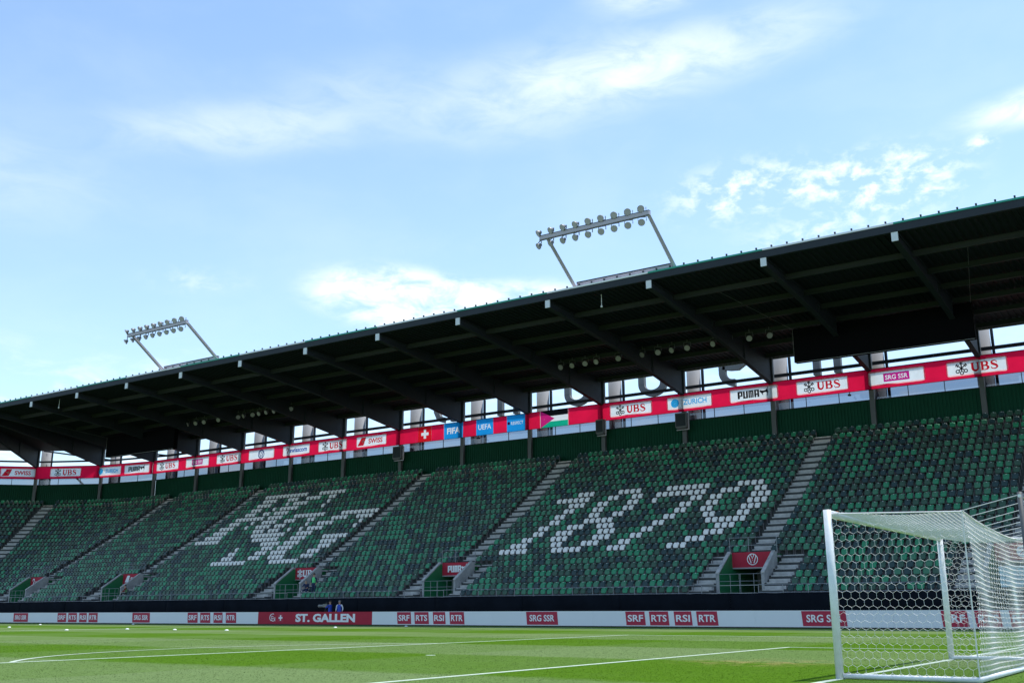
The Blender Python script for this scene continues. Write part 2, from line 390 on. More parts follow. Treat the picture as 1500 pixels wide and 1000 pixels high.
# real blades on the nearer part of the pitch
import numpy as np
rg = np.random.default_rng(5); nb = 330000
dist = 11+34*rg.random(nb)**1.5; azb = rg.uniform(R(-14), R(78), nb)
gx = 5.346-dist*np.sin(azb); gy = -20.343+dist*np.cos(azb)
keep = np.ones(nb, bool)
for lx in (0, -5.5, -16.5): keep &= np.abs(gx-lx) > .07
for ly in (9.1, 20.1): keep &= ~((np.abs(gy-ly) < .07) & (gx > -16.6) & (gx < 0))
rr = np.hypot(gx+11, gy); keep &= ~((np.abs(rr-9.15) < .08) & (gx < -16.4)); keep &= rr > .15
gx, gy = gx[keep], gy[keep]; nb = len(gx)
dd = np.hypot(gx-5.346, gy+20.343); ha = rg.uniform(.002, .007, nb); wd = .0035+.00035*dd; th = rg.uniform(0, 2*np.pi, nb); lean = rg.uniform(-.012, .012, (nb, 2))
V = np.empty((nb, 3, 3)); V[:, 0] = np.stack([gx-wd*np.cos(th), gy-wd*np.sin(th), np.full(nb, .001)], 1); V[:, 1] = np.stack([gx+wd*np.cos(th), gy+wd*np.sin(th), np.full(nb, .001)], 1)
V[:, 2] = np.stack([gx+lean[:, 0], gy+lean[:, 1], ha], 1)
me = bpy.data.meshes.new('grass_blades'); me.vertices.add(nb*3); me.vertices.foreach_set('co', V.ravel()); me.loops.add(nb*3); me.loops.foreach_set('vertex_index', np.arange(nb*3, dtype=np.int32))
me.polygons.add(nb); me.polygons.foreach_set('loop_start', np.arange(0, nb*3, 3, dtype=np.int32)); me.materials.append(GRASS); me.update(calc_edges=True)
tag(link('grass_blades', me), 'short mown grass blades covering the nearer pitch', 'grass', kind='stuff')

# ------------------------------------------------------------------ grandstand
PORTALS = [-4.9, -20.76, -44.74, -60.85, -84.82, -100.75]
CX, CY = -105.6, 33.3                       # centre of the rounded corner
def zc(k): return 2.22+.42*k+.0031*k*k       # middle height of the seats in row k
def tread(k): return zc(k)-.46
def rowY(k): return 41.5+.8*k
XR = 14.0
stand = thing('grandstand', 'long shaded grandstand with concrete terraces and dark green rear wall', 'grandstand', (0,0,0))
def arc_box(b, r0, r1, z0, z1, a0=0, a1=62, n=20, mi=0):
    k = len(b.v)
    for i in range(n+1):
        t = R(a0+(a1-a0)*i/n)
        for r, z in ((r0,z0),(r1,z0),(r1,z1),(r0,z1)): b.v.append((CX-r*math.sin(t), CY+r*math.cos(t), z))
    for i in range(n):
        for q in range(4): b.face((k+4*i+q, k+4*i+(q+1)%4, k+4*i+4+(q+1)%4, k+4*i+4+q), mi)
    b.face((k,k+3,k+2,k+1), mi); e = k+4*n; b.face((e,e+1,e+2,e+3), mi)
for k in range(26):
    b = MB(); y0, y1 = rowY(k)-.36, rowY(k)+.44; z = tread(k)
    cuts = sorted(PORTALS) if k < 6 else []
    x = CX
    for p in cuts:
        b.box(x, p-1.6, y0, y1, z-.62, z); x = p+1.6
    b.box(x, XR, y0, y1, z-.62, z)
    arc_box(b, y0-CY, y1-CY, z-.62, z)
    b.build('terrace_step', CONC_SHADE, stand)
b = MB(); b.box(CX, XR, 41.02, 41.16, 0, 1.9); arc_box(b, 41.02-CY, 41.16-CY, 0, 1.9); b.build('front_wall', CONC, stand)
BAY = 8.06
POSTS = [-8.82-BAY*i for i in range(-2, 13)]       # straight part
# rear wall: ribbed green sheeting, bay by bay
def ribbed(b, p0, p1, z0, z1, pitch=.26, d=.05):
    p0, p1 = Vector(p0), Vector(p1); Ln = (p1-p0).length; u = (p1-p0)/Ln; nrm = Vector((u.y, -u.x))
    if nrm.dot(Vector((0, -1))) < 0 and abs(nrm.y) > .5: nrm = -nrm
    n = int(Ln/pitch); pts = []
    for i in range(n):
        s0 = Ln*i/n; w = Ln/n
        pts += [(s0, 0), (s0+.45*w, 0), (s0+.5*w, d), (s0+.95*w, d)]
    pts.append((Ln, 0)); k = len(b.v)
    for s_, q in pts:
        P = p0+u*s_+nrm*q; b.v += [(P.x, P.y, z0), (P.x, P.y, z1)]
    for i in range(len(pts)-1): b.face((k+2*i, k+2*i+2, k+2*i+3, k+2*i+1))
def cpost(i, r): a = R(18*i); return (CX-r*math.sin(a), CY+r*math.cos(a))
WALLY = 62.35
segs = [((POSTS[i+1], WALLY), (POSTS[i], WALLY)) for i in range(len(POSTS)-1)]+[(cpost(i+1, WALLY-CY), cpost(i, WALLY-CY)) for i in range(4)]
for s0, s1 in segs:
    b = MB(); ribbed(b, s0, s1, 13.4, 16.9); b.build('wall_sheeting', GREENW, stand)
    # cap and glass windscreen in three panes with mullions
    v0, v1 = Vector(s0), Vector(s1); Ln = (v1-v0).length; ang = math.atan2((v1-v0).y, (v1-v0).x)
    def loc_part(name, bm, m):
        o = bm.build(name, m, stand); o.location = (v0.x, v0.y, 0); o.rotation_euler = (0, 0, ang); return o
    b = MB(); b.box(0, Ln, -.08, .1, 16.9, 16.97); loc_part('wall_cap', b, DARK)
    for j in range(3):
        b = MB(); b.box(Ln*j/3+.03, Ln*(j+1)/3-.03, -.01, .01, 16.98, 17.78); loc_part('glass_pane', b, GLASS)
        b = MB(); b.box(Ln*j/3-.025, Ln*j/3+.025, -.03, .03, 16.975, 17.8); loc_part('mullion', b, DARK)
# blue strips of sheeting along some upper rows
for (xa, xb), side in (((-33.2, -21.6), 'left'), ((-19.9, -13.0), 'right')):
    for q, k in enumerate(range(18, 25)):
        if side == 'right' and k > 23: continue
        b = MB(); b.box(xa+.35*abs(q-3), xb-.4*(q % 3), rowY(k)-.42, rowY(k)-.365, tread(k)-.10, tread(k)+.10)
        tag(b.build('blue_strip', BLUESTRIP), f'dark blue strip along the {ORD[q]} banded row, {side} of the near stairway', 'strip', 'blue strips along upper rows')
# stairways
SNAME = ['behind the goal net', 'right of the white 1879 seats', 'left of the white 1879 seats', 'right of the white seat emblem', 'left of the white seat emblem', 'second from the left corner']
for p, nm in zip(PORTALS, SNAME):
    t = thing('stairway', f'grey concrete stairway up the stand, {nm}', 'stairs', (p, 41, 2), 0, 'stand stairways')
    def sb(x0, x1, k, half):
        y1 = rowY(k)-.362; rise = tread(k)-(tread(k-1) if k else tread(0)-.4); b = MB()
        if half: b.box(x0, x1, y1-.40-41, y1-41, tread(k)-rise-2, tread(k)-rise*.5-2)
        else: b.box(x0, x1, y1-.025-41, y1+.25-41, tread(k)-.06-2, tread(k)+.012-2)
        b.build('step', CONC_S, t)
    for k in range(26):
        if k >= 6: sb(-.66, .66, k, True); sb(-.66, .66, k, False)
        if k <= 6:
            for lo, hi in ((-3.1, -1.75), (1.75, 3.1)): 
                if k: sb(lo, hi, k, True)
                sb(lo, hi, k, False)
t = thing('stairway', 'narrow grey stairway in the rounded far left corner of the stand', 'stairs', (CX, CY, 0), R(31.2), 'stand stairways')
for k in range(26):
    rise = tread(k)-(tread(k-1) if k else tread(0)-.4); y1 = rowY(k)-.37-CY
    b = MB(); b.box(-.66, .66, y1-.4, y1, tread(k)-rise, tread(k)-rise*.5); b.build('step', CONC_S, t)
    b = MB(); b.box(-.66, .66, y1-.03, y1+.25, tread(k)-.06, tread(k)+.012); b.build('step', CONC_S, t)

# ------------------------------------------------------------------ entrance portals
PN = ['behind the goal net', 'below right of the white 1879 seats', 'below left of the white 1879 seats', 'below right of the white seat emblem', 'below left of the white seat emblem', 'nearest the far left corner']
for i, (p, nm) in enumerate(zip(PORTALS, PN)):
    t = thing('entrance_portal', f'concrete stand entrance with green lined wall, {nm}', 'entrance', (p, 42.8, 2.1), 0, 'stand entrances')
    prof = [(0, -.1), (0, 1.12), (2.05, 2.50), (2.4, 2.50), (2.4, -.1)]
    for s_ in (-1, 1):
        b = MB(); x = s_*1.6; b.prism_x(prof, min(x, x-s_*.2), max(x, x-s_*.2)); b.build('side_wall', CONC, t)
        # light coping along the sloping top
        b = MB(); b.prism_x([(-.02, 1.12), (2.05, 2.505), (2.05, 2.56), (-.02, 1.18)], min(x+s_*.02, x-s_*.22), max(x+s_*.02, x-s_*.22)); b.build('coping', CONC_S, t)
        b = MB(); x2 = s_*1.397; b.prism_x([(.03, -.08), (.03, 1.08), (2.0, 2.40), (6.5, 2.40), (6.5, -.08)], min(x2, x2-s_*.02), max(x2, x2-s_*.02)); b.build('green_lining', GREENP, t)
    b = MB(); b.box(-1.6, 1.6, -1.6, 6.5, -.25, -.101); b.build('floor', CONC, t)
    b = MB(); b.box(-1.39, 1.39, 2.42, 6.5, 1.46, 1.56); b.build('ceiling', CONC_SHADE, t)
    b = MB(); b.box(-1.39, 1.39, 2.25, 2.41, 1.45, 2.46); b.build('lintel', CONC, t)
    b = MB(); b.box(-1.39, 1.39, 6.4, 6.5, -.1, 1.46); b.build('back_wall', CONC, t)
    b = MB(); b.box(-.5, .35, 6.3, 6.39, .55, 1.30); b.build('window', mat('window_blue_grey', (.16,.22,.30), .2), t)
    b = MB(); b.box(-1.0, .9, 5.8, 6.25, .35, .58); b.build('counter', mat('counter_beige', (.34,.30,.22), .6), t)
    b = MB(); b.box(.5, .92, 5.6, 5.64, .0, 1.4); b.build('roll_up_sign', WPRINT, t)
    b = MB(); b.box(.52, .9, 5.58, 5.598, .95, 1.3); b.build('sign_print', REDP, t)
    b = MB(); b.box(-1.6, 1.6, 2.42, 3.15, 2.16, 2.30); b.build('landing', CONC, t)
    # railing around the top of the opening
    b = MB()
    for z_ in (2.95, 3.45): b.tube((-1.6, 2.45, z_), (1.6, 2.45, z_), .022, n=6)
    for x in (-1.6, -.3, 1.6): b.tube((x, 2.45, 2.4), (x, 2.45, 3.45), .022, n=6)
    b.build('top_railing', STEEL, t)
    b = MB()
    for z_ in (.62, 1.06): b.tube((-1.5, -.25, z_), (1.5, -.25, z_), .015, n=6)
    for x in (-1.5, -.55, .05, .12, 1.0, 1.5): b.tube((x, -.25, -.1), (x, -.25, 1.06), .014, n=6)
    b.build('gate', STEEL, t)

# logo builders: flat shapes in local x,z facing -y
def U_B_S(m, parent, cx, cz, h, y=0):
    w = h*.96; b = MB(); t = .012
    def tr(P, ox): return [(cx+ox+x*w, cz+(z-.5)*h) for x, z in P]
    # U
    P = [(.2,1),(.2,.36)]+arc(.5,.36,.3,.30,180,360,8)[1:]+[(.8,1)]
    b.strip(tr(P, -1.50*w), [w*q for q in [.27,.27]+[.27-.012*i for i in range(8)]+[.17]], y-t, y)
    for x0, x1 in ((0,.42),(.6,1)): b.box(cx-1.50*w+x0*w, cx-1.50*w+x1*w, y-t*1.1, y, cz+.43*h, cz+.5*h)
    # B
    o = -.44*w
    b.box(cx+o+.08*w, cx+o+.34*w, y-t, y, cz-.5*h, cz+.5*h); b.box(cx+o, cx+o+.45*w, y-t*1.1, y, cz+.43*h, cz+.5*h); b.box(cx+o, cx+o+.45*w, y-t*1.1, y, cz-.5*h, cz-.43*h)
    b.strip(tr([(.4,.965)]+arc(.5,.75,.26,.215,90,-90,8)+[(.3,.535)], o), [w*q for q in [.12]*2+[.15,.21,.25,.26,.25,.21,.15,.12,.12]], y-t, y)
    b.strip(tr([(.3,.5)]+arc(.52,.27,.32,.235,90,-90,8)+[(.4,.035)], o), [w*q for q in [.12]*2+[.15,.22,.27,.28,.27,.22,.15,.12,.12]], y-t*1.05, y)
    # S
    o = .56*w
    b.strip(tr([(.80,.72),(.74,.88),(.55,.96),(.34,.93),(.22,.80),(.27,.66),(.5,.53),(.74,.41),(.83,.26),(.74,.10),(.5,.03),(.26,.08),(.15,.28)], o), [w*q for q in [.10,.12,.13,.16,.23,.27,.28,.27,.23,.16,.13,.12,.10]], y-t, y)
    return b.build('lettering', m, parent)
def keys(m, parent, cx, cz, h, y=0):
    b = MB(); t = .013; s = h/2
    for a in (90, 38, 142):
        d = (math.cos(R(a)), math.sin(R(a))); e = (-d[1], d[0])
        b.strip([(cx-d[0]*s*.55, cz-d[1]*s*.55), (cx+d[0]*s*.98, cz+d[1]*s*.98)], s*.17, y-t-.001*(a % 7), y)
        for q in (.62, .86):
            b.strip([(cx+d[0]*s*q-e[0]*s*.26, cz+d[1]*s*q-e[1]*s*.26), (cx+d[0]*s*q+e[0]*s*.26, cz+d[1]*s*q+e[1]*s*.26)], s*.13, y-t-.0005*(a % 5), y)
        b.strip([(cx-d[0]*s*.74+s*.24*math.cos(R(30*i)), cz-d[1]*s*.74+s*.24*math.sin(R(30*i))) for i in range(12)], s*.15, y-t-.0008*(a % 3), y, closed=True)
    return b.build('key_emblem', m, parent)
def puma(m, parent, cx, cz, w, h, y=0):
    b = MB(); t = .012; lw = w*.165; g_ = w*.185; x = cx-w/2
    def r(x0, x1, z0, z1): b.box(x+x0*lw, x+x1*lw, y-t, y, cz+(z0-.5)*h, cz+(z1-.5)*h)
    r(0,.42,0,1); r(.42,1,.80,1); r(.66,1,.46,.80); r(.42,1,.30,.46); x += g_
    r(0,.38,.18,1); r(.62,1,.18,1); r(0,1,0,.18); x += g_
    r(0,.30,0,.84); r(.38,.66,0,.84); r(.74,1.04,0,.84); r(0,1.04,.84,1); x += g_*1.05
    r(0,.38,0,.84); r(.62,1,0,.84); r(0,1,.84,1); r(.38,.62,.32,.48)
    b.build('lettering', m, parent)
    c = MB(); X0 = cx+w*.24; k = w*.30
    P = [(0,.72),(.10,.92),(.22,.86),(.45,.80),(.68,.86),(.86,1.02),(.95,1.30),(.99,1.28),(.92,.92),(.99,.62),(.94,.30),(.90,.02),(.84,.04),(.86,.40),(.72,.56),(.5,.52),(.36,.40),(.42,.20),(.34,.18),(.24,.42),(.12,.58)]
    c.prism_y([(X0+a*k, cz+(z-.5)*h*.95) for a, z in P][::-1], y-t, y); c.build('cat_emblem', m, parent)
def vw(m, parent, cx, cz, r, y=0, k=1.0):
    b = MB(); t = .012
    b.strip([(cx+r*.93*math.cos(2*math.pi*i/28), cz+r*.93*math.sin(2*math.pi*i/28)) for i in range(28)], r*.13*k, y-t, y, closed=True)
    b.strip([(cx-.32*r, cz+.84*r), (cx, cz+.12*r), (cx+.32*r, cz+.84*r)], r*.14*k, y-t*1.1, y)
    b.strip([(cx-.66*r, cz+.62*r), (cx-.26*r, cz-.70*r), (cx, cz-.06*r), (cx+.26*r, cz-.70*r), (cx+.66*r, cz+.62*r)], r*.14*k, y-t*1.2, y)
    return b.build('round_emblem', m, parent)
def zurich(parent, cx, cz, w, m=CYAN, mw=PANEL):
    b = MB(); r = w*.095; X = cx-w*.33; b.prism_y(disc(X, cz, r), -.012, 0); o = b.build('round_emblem', m, parent)
    b = MB(); b.strip([(X-r*.45, cz+r*.5), (X+r*.45, cz+r*.5), (X-r*.45, cz-r*.5), (X+r*.45, cz-r*.5)], r*.2, -.02, -.0125); b.build('emblem_letter', mw, parent)
    words('ZURICH', m, w*.54, r*1.25, (cx+w*.13, 0, cz), parent, .025)
def swiss(parent, cx, cz, w, m=REDP, mw=PANEL):
    b = MB(); X = cx-w*.30; hh = w*.10
    b.prism_y([(X-hh*1.5, cz-hh), (X-hh*.2, cz+hh), (X+hh*1.3, cz+hh), (X+hh*.5, cz-hh)][::-1], -.012, 0); b.build('tail_emblem', m, parent)
    b = MB(); b.box(X-.1, X+.38, -.018, -.0125, cz-.08, cz+.08); b.box(X+.06, X+.22, -.0185, -.0126, cz-.23, cz+.23); b.build('cross', mw, parent)
    words('SWISS', m, w*.46, hh*1.25, (cx+w*.14, 0, cz-.02), parent, .03)
def banner_logo(kind, par, cx, cz, onred=False):
    """one pale rounded panel (4.3 m) with its printed logo, as parts of the banner"""
    if not onred:
        b = MB(); b.v = [(cx+x, 0, cz+z) for x, z in rrect(4.3, 1.16, .22)]; b.face(tuple(range(len(b.v)))); pn = b.build('logo_panel', F_PALE, par); pn.location = (0, -.03, 0)
        e = pn; ox, oz = cx, cz
    e_y = -.014
    def setp(o): o.location.y += e_y
    kids0 = set(e.children)
    if kind == 'UBS': keys(BLACK, e, cx-1.05, cz, .98); U_B_S(REDP, e, cx+.55, cz, .66)
    elif kind == 'ZUR': zurich(e, cx, cz, 4.3*.95)
    elif kind == 'PUMA': puma(BLACK, e, cx-.1, cz, 2.6, .62)
    elif kind == 'SRG':
        lt, gr = inlay('SRG SSR', .012, 1.70, .36, cx, cz, cx-.98, cx+.98, cz-.33, cz+.33); gr.build('logo_plate', F_MAGP, e)
    elif kind == 'VW': vw(NAVY, e, cx, cz, .50, 0, 1.7)
    elif kind == 'SWC':
        words('swisscom', BLUED, 2.7, .52, (cx+.35, 0, cz), e, .03)
        b = MB(); b.strip(arc(cx-1.35, cz+.1, .16, .2, 200, -90, 8)+[(cx-1.35, cz-.3)], .1, -.012, 0); b.build('swirl_emblem', CRIM, e)
    elif kind == 'SW': swiss(e, cx, cz, 4.3)
    for c in e.children:
        if c not in kids0: c.location.y += e_y
# fascia banner: right run, flag run, left run, two corner facets
BY, BZ0, BZ1 = 61.75, 17.66, 19.26
def sheet(x0, x1, z0, z1, holes=(), y=0.0, wav=1.0):
    """one layer of cloth with gentle waves, cut out where printed panels are let in"""
    xs = sorted(set([x0, x1]+[x0+(x1-x0)*i/max(2, int((x1-x0)/1.0)) for i in range(1, max(2, int((x1-x0)/1.0)))]+[q for h_ in holes for q in h_[:2] if x0 < q < x1]))
    zs = sorted(set([z0, z1]+[q for h_ in holes for q in h_[2:] if z0 < q < z1])); b = MB()
    for x in xs:
        for z in zs: b.v.append((x, y+wav*(.018*math.sin(x*1.7)+.014*math.sin(x*.6+1+z)+.010*math.sin(x*4.1+2*z)), z))
    nz_ = len(zs)
    for i in range(len(xs)-1):
        for q in range(nz_-1):
            mx_, mz = (xs[i]+xs[i+1])/2, (zs[q]+zs[q+1])/2
            if any(h_[0] < mx_ < h_[1] and h_[2] < mz < h_[3] for h_ in holes): continue
            b.face((i*nz_+q, (i+1)*nz_+q, (i+1)*nz_+q+1, i*nz_+q+1))
    return b
def red_run(label, x0, x1, loc, rz=0, logos=(), extra=()):
    t = thing('fascia_banner', label, 'banner', loc, rz, 'red banner along the back of the stand')
    holes = [(cx-2.05, cx+2.05, -.49, .47) for _, cx in logos]+list(extra)
    sheet(x0, x1, BZ0-loc[2], BZ1-loc[2], holes).build('fabric', F_RED, t)
    b = MB(); b.tube((x0, .03, BZ1-loc[2]), (x1, .03, BZ1-loc[2]), .03, n=6); b.build('top_tube', DARK, t)
    b = MB(); b.tube((x0, .03, BZ0-loc[2]), (x1, .03, BZ0-loc[2]), .025, n=6); b.build('bottom_tube', DARK, t)
    for kd, cx in logos: banner_logo(kd, t, cx, -.01)
    return t
ZM = (BZ0+BZ1)/2
red_run('red banner with white sponsor panels right of the tricolour flag', 0, 54, (-44.55, BY, ZM), 0,
        [(kd, x+44.55) for kd, x in (('UBS',-38.06),('ZUR',-32.33),('PUMA',-26.46),('UBS',-20.67),('SRG',-14.82),('UBS',-9.0),('SW',-3.2),('UBS',2.5))])
red_run('red banner run with white sponsor panels left of the white cross flag', -42.6, 0, (-63.0, BY, ZM), 0,
        [(kd, x+63.0) for kd, x in (('SW',-69.07),('UBS',-74.72),('SWC',-80.28),('VW',-85.9),('UBS',-91.46),('SRG',-97.06),('UBS',-102.65))])
f0 = [cpost(i, BY-CY) for i in range(5)]
def facet(i, logos, label):
    a, c = Vector(f0[i]), Vector(f0[i+1]); d = a-c; Ln = d.length
    red_run(label, 0, Ln, (c.x, c.y, ZM), math.atan2(d.y, d.x), [(kd, Ln*(1-s_)) for kd, s_ in logos])
facet(0, (('PUMA', .29), ('ZUR', .83)), 'red banner facet with PUMA and ZURICH panels where the stand bends')
facet(1, (('UBS', .53),), 'red banner facet with a single UBS panel in the far left corner')
facet(2, (('SW', .24), ('UBS', .8)), 'red banner facet at the left picture edge with a SWISS panel')
# flag run
FX = 44.55
t = red_run('red banner run with flags and blue FIFA, UEFA and RESPECT squares', -18.45, 0, (-44.55, BY, ZM), 0, (),
            [(a+FX, c+FX, -.9, .9) for a, c in ((-62.67, -60.93), (-59.32, -56.90), (-55.29, -53.22), (-51.60, -49.45), (-47.73, -44.63))])
def sq(x0, x1, m, name, y=-.0, z0=-.8, z1=.8, par=None):
    return sheet(x0+FX, x1+FX, z0, z1, (), y, 1.0 if y == 0 else 0).build(name, m, par or t)
sheet(-62.67+FX, -60.93+FX, -.8, .8, [(-62.28+FX, -61.32+FX, -.15, .15), (-61.95+FX, -61.65+FX, -.47, .47)], 0, 0).build('flag_field', F_FLAG, t)
b = MB()
for q in ((-62.28, -61.32, -.15, .15), (-61.95, -61.65, .15, .47), (-61.95, -61.65, -.47, -.15)):
    k = len(b.v); b.v += [(q[0]+FX, 0, q[2]), (q[1]+FX, 0, q[2]), (q[1]+FX, 0, q[3]), (q[0]+FX, 0, q[3])]; b.face((k, k+1, k+2, k+3))
b.build('flag_cross', F_WHITE, t)
b = MB(); b.strip([(-62.65+FX, -.78), (-60.95+FX, -.78), (-60.95+FX, .78), (-62.65+FX, .78)], .05, -.02, -.01, closed=True); b.build('flag_border', WPRINT, t)
for tx_, bo, w, h_, xa, xb in (('FIFA', .03, 1.65, .62, -59.32, -56.90), ('UEFA', .012, 1.55, .52, -55.29, -53.22), ('RESPECT', .006, 1.42, .30, -51.60, -49.45)):
    off = .12 if tx_ == 'RESPECT' else 0
    lt, gr = inlay(tx_, bo, w, h_, (xa+xb)/2+FX+off, 0, xa+FX, xb+FX, -.8, .8)
    o = gr.build('blue_square', F_BLUE, t); lt.build('lettering', F_WHITE, o)
    if tx_ == 'RESPECT': b = MB(); b.prism_y(disc(-51.36+FX, .02, .15), -.03, -.02); b.build('round_emblem', CRIM, o)
def xe(z): return -47.70+(1-abs(z)/.8)*1.55+FX
XB = -44.65+FX
for P, m in (([(xe(.25), .25), (XB, .25), (XB, .8), (xe(.8), .8)], F_BLACK), ([(xe(-.27), -.27), (XB, -.27), (XB, .25), (xe(.25), .25), (xe(0), 0)], F_WHITE), ([(xe(-.8), -.8), (XB, -.8), (XB, -.27), (xe(-.27), -.27)], F_GREEN)):
    b = MB(); b.v = [(x, 0, z) for x, z in P]; b.face(tuple(range(len(P)))); b.build('flag_stripe', m, t)
b = MB(); b.v = [(-47.70+FX, 0, -.8), (xe(0), 0, 0), (-47.70+FX, 0, .8)]; b.face((0, 1, 2)); b.build('flag_triangle', F_MAG, t)
b = MB(); st = []
for i in range(14): st.append((-47.25+FX+(.11 if i % 2 else .05)*math.cos(R(-90-i*360/14)), (.11 if i % 2 else .05)*math.sin(R(-90-i*360/14))))
b.prism_y(st, -.03, -.02); b.build('flag_star', WPRINT, t)
b = MB(); b.box(-47.76+FX, -47.69+FX, -.02, -.01, -.8, .8); b.box(-44.67+FX, -44.60+FX, -.02, -.01, -.8, .8); b.build('flag_border', WPRINT, t)

# the prints are dyed into the cloth: one layer each, lit through like the rest
DYE = {}
def dyed(m):
    if m.name not in DYE:
        b = m.node_tree.nodes.get('Principled BSDF')
        if b is None: return m
        c = b.inputs['Base Color'].default_value; g_ = .95
        DYE[m.name] = fabric_mat('dyed_'+m.name, tuple(min(.95, v*1.25) for v in c[:3]), .8, .05, .9, .03)
    return DYE[m.name]
for root in [o for o in col.objects if o.name.startswith('fascia_banner')]:
    for o in root.children_recursive:
        if o.type != 'MESH' or o.parent.name.startswith('blue_square') and o.name.startswith('lettering') or o.name.split('.')[0] in ('fabric', 'logo_panel', 'blue_square', 'flag_field', 'flag_stripe', 'flag_cross', 'flag_triangle', 'logo_plate', 'top_tube', 'bottom_tube'): continue
        me = o.data; ys = [v.co.y for v in me.vertices]; mid = (min(ys)+max(ys))/2
        fs = [tuple(p.vertices) for p in me.polygons if abs(p.normal.y) > .9 and p.center.y < mid]
        m2 = bpy.data.meshes.new(me.name); m2.from_pydata([tuple(v.co) for v in me.vertices], [], fs); m2.materials.append(dyed(me.materials[0])); o.data = m2
# red banners over the portals
PB = ['ZUR0', 'VW', 'PUMA', 'UBS', 'SWISS', 'SWC']
for p, kd, nm in zip(PORTALS, PB, PN):
    c = {'ZUR0':'white round Z emblem','VW':'white VW circle','PUMA':'white PUMA lettering','UBS':'white UBS lettering and keys','SWISS':'white SWISS lettering','SWC':'white swirl and swisscom lettering'}[kd]
    t = thing('portal_banner', f'crimson banner with {c} hung over a stand entrance', 'banner', (p, 45.02, 4.12), 0, 'crimson banners over the entrances')
    b = MB(); b.v = []
    n = 10
    for i in range(n+1):
        x = -1.385+2.77*i/n; d = .02*math.sin(i*1.3+p)
        b.v += [(x, d, -.48), (x, d-.01, .0), (x, d*.4, .48), (x, .03, .48), (x, .03, -.48)]
    for i in range(n):
        for q in range(5): b.face((5*i+q, 5*i+5+q, 5*i+5+(q+1) % 5, 5*i+(q+1) % 5))
    b.build('fabric', REDB, t)
    b = MB(); b.box(-1.39, 1.39, -.02, .02, -.53, -.49); b.build('bottom_bar', STEELP, t)
    e = t; k0 = set(t.children)
    if kd == 'VW': vw(WPRINT, e, 0.02, .02, .37)
    elif kd == 'PUMA': puma(WPRINT, e, .05, .0, 1.75, .5)
    elif kd == 'UBS': keys(WPRINT, e, -.78, 0, .72); U_B_S(WPRINT, e, .36, 0, .56)
    elif kd == 'ZUR0':
        b = MB(); b.prism_y(disc(.1, .0, .33), -.012, 0); b.build('round_emblem', WPRINT, e)
        b = MB(); b.strip([(-.05, .15), (.25, .15), (-.05, -.15), (.25, -.15)], .06, -.02, -.0125); b.build('emblem_letter', REDB, e)
    elif kd == 'SWISS': 
        b = MB(); b.prism_y([(-1.0,-.3),(-.65,.32),(-.25,.32),(-.45,-.3)][::-1], -.012, 0); b.build('tail_emblem', WPRINT, e); words('SWISS', WPRINT, 1.25, .32, (.5, 0, 0), e, .03)
    else:
        b = MB(); b.strip(arc(-.8, .12, .14, .18, 200, -90, 8)+[(-.8, -.34)], .1, -.012, 0); b.build('swirl_emblem', WPRINT, e); words('swisscom', WPRINT, 1.5, .26, (.25, 0, 0), e, .01)
    for c_ in t.children:
        if c_ not in k0: c_.location.y -= .034
# pale blue service panel under the right-most entrance banner
t = thing('service_panel', 'pale blue service panels standing in the entrance behind the goal net', 'panel', (-4.6, 42.75, 2.1))
for j in range(2):
    b = MB(); b.box(-1.15+1.15*j, -.02+1.15*j, 0, .05, .05, 1.15); b.build('panel_sheet', mat('pale_blue_sheet', (.40,.60,.66), .5), t)
b = MB(); b.box(-1.17, 1.17, .01, .06, 0, .049); b.box(-1.17, 1.17, .01, .06, 1.151, 1.19); b.build('frame', DARK, t)

# ------------------------------------------------------------------ railing and black cloth along the front
CUTS = sorted(PORTALS)
bounds = [CX]+[q for p in CUTS for q in (p-1.75, p+1.75)]+[XR]
RN = ['left of the corner entrance','between the two far left entrances','below the white seat emblem','left of the white 1879 seats','below the white 1879 seats','behind the near goal','right of the goal']
for i in range(0, len(bounds), 2):
    x0, x1 = bounds[i]+.1, bounds[i+1]-.1
    t = thing('front_railing', f'thin galvanised railing above the black cloth, {RN[i//2]}', 'railing', (x0, 41.08, 1.9), 0, 'front railing sections')
    for z_ in (.10, .56):
        b = MB(); b.tube((0, 0, z_), (x1-x0, 0, z_), .024, n=6); b.build('rail', STEEL, t)
    n = max(1, round((x1-x0)/1.6)); pme = MB().tube((0,0,0), (0,0,.56), .022, n=6).mesh('post', STEEL)
    for j in range(n+1): link('post', pme, t, ((x1-x0)*j/n, 0, 0))
for i, p in enumerate(CUTS):
    b = MB(); b.box(p-1.85, p+1.85, 41.05, 41.11, 1.95, 1.99); b.box(p-1.85, p+1.85, 41.05, 41.11, 2.42, 2.46)
    tag(b.build('threshold_rail', STEEL), f'low double rail across the entrance {PN[::-1][i]}', 'rail', 'threshold rails')
t = thing('cover_cloth', 'long black cloth covering the front wall behind the advertising boards', 'cloth', (0, 40.95, 0))
random.seed(3)
x = -112.0; 
while x < 12:
    w = 7.6; b = MB(); n = 26
    for i in range(n+1):
        xx = x+w*i/n; d = .035*math.sin(xx*1.9)+.03*math.sin(xx*4.3+1)*random.random(); sag = .02*math.sin(math.pi*i/n*4)**2
        b.v += [(xx, d*.3, 1.97-sag), (xx, d, 1.2), (xx, d*1.3-.02, .05)]
    for i in range(n):
        for q in range(2): b.face((3*i+q, 3*i+q+1, 3*i+3+q+1, 3*i+3+q))
    o = b.build('cloth_length', CLOTH, t, smooth=True); md = o.modifiers.new('thick', 'SOLIDIFY'); md.thickness = .02
    x += w+.01
random.seed(7)

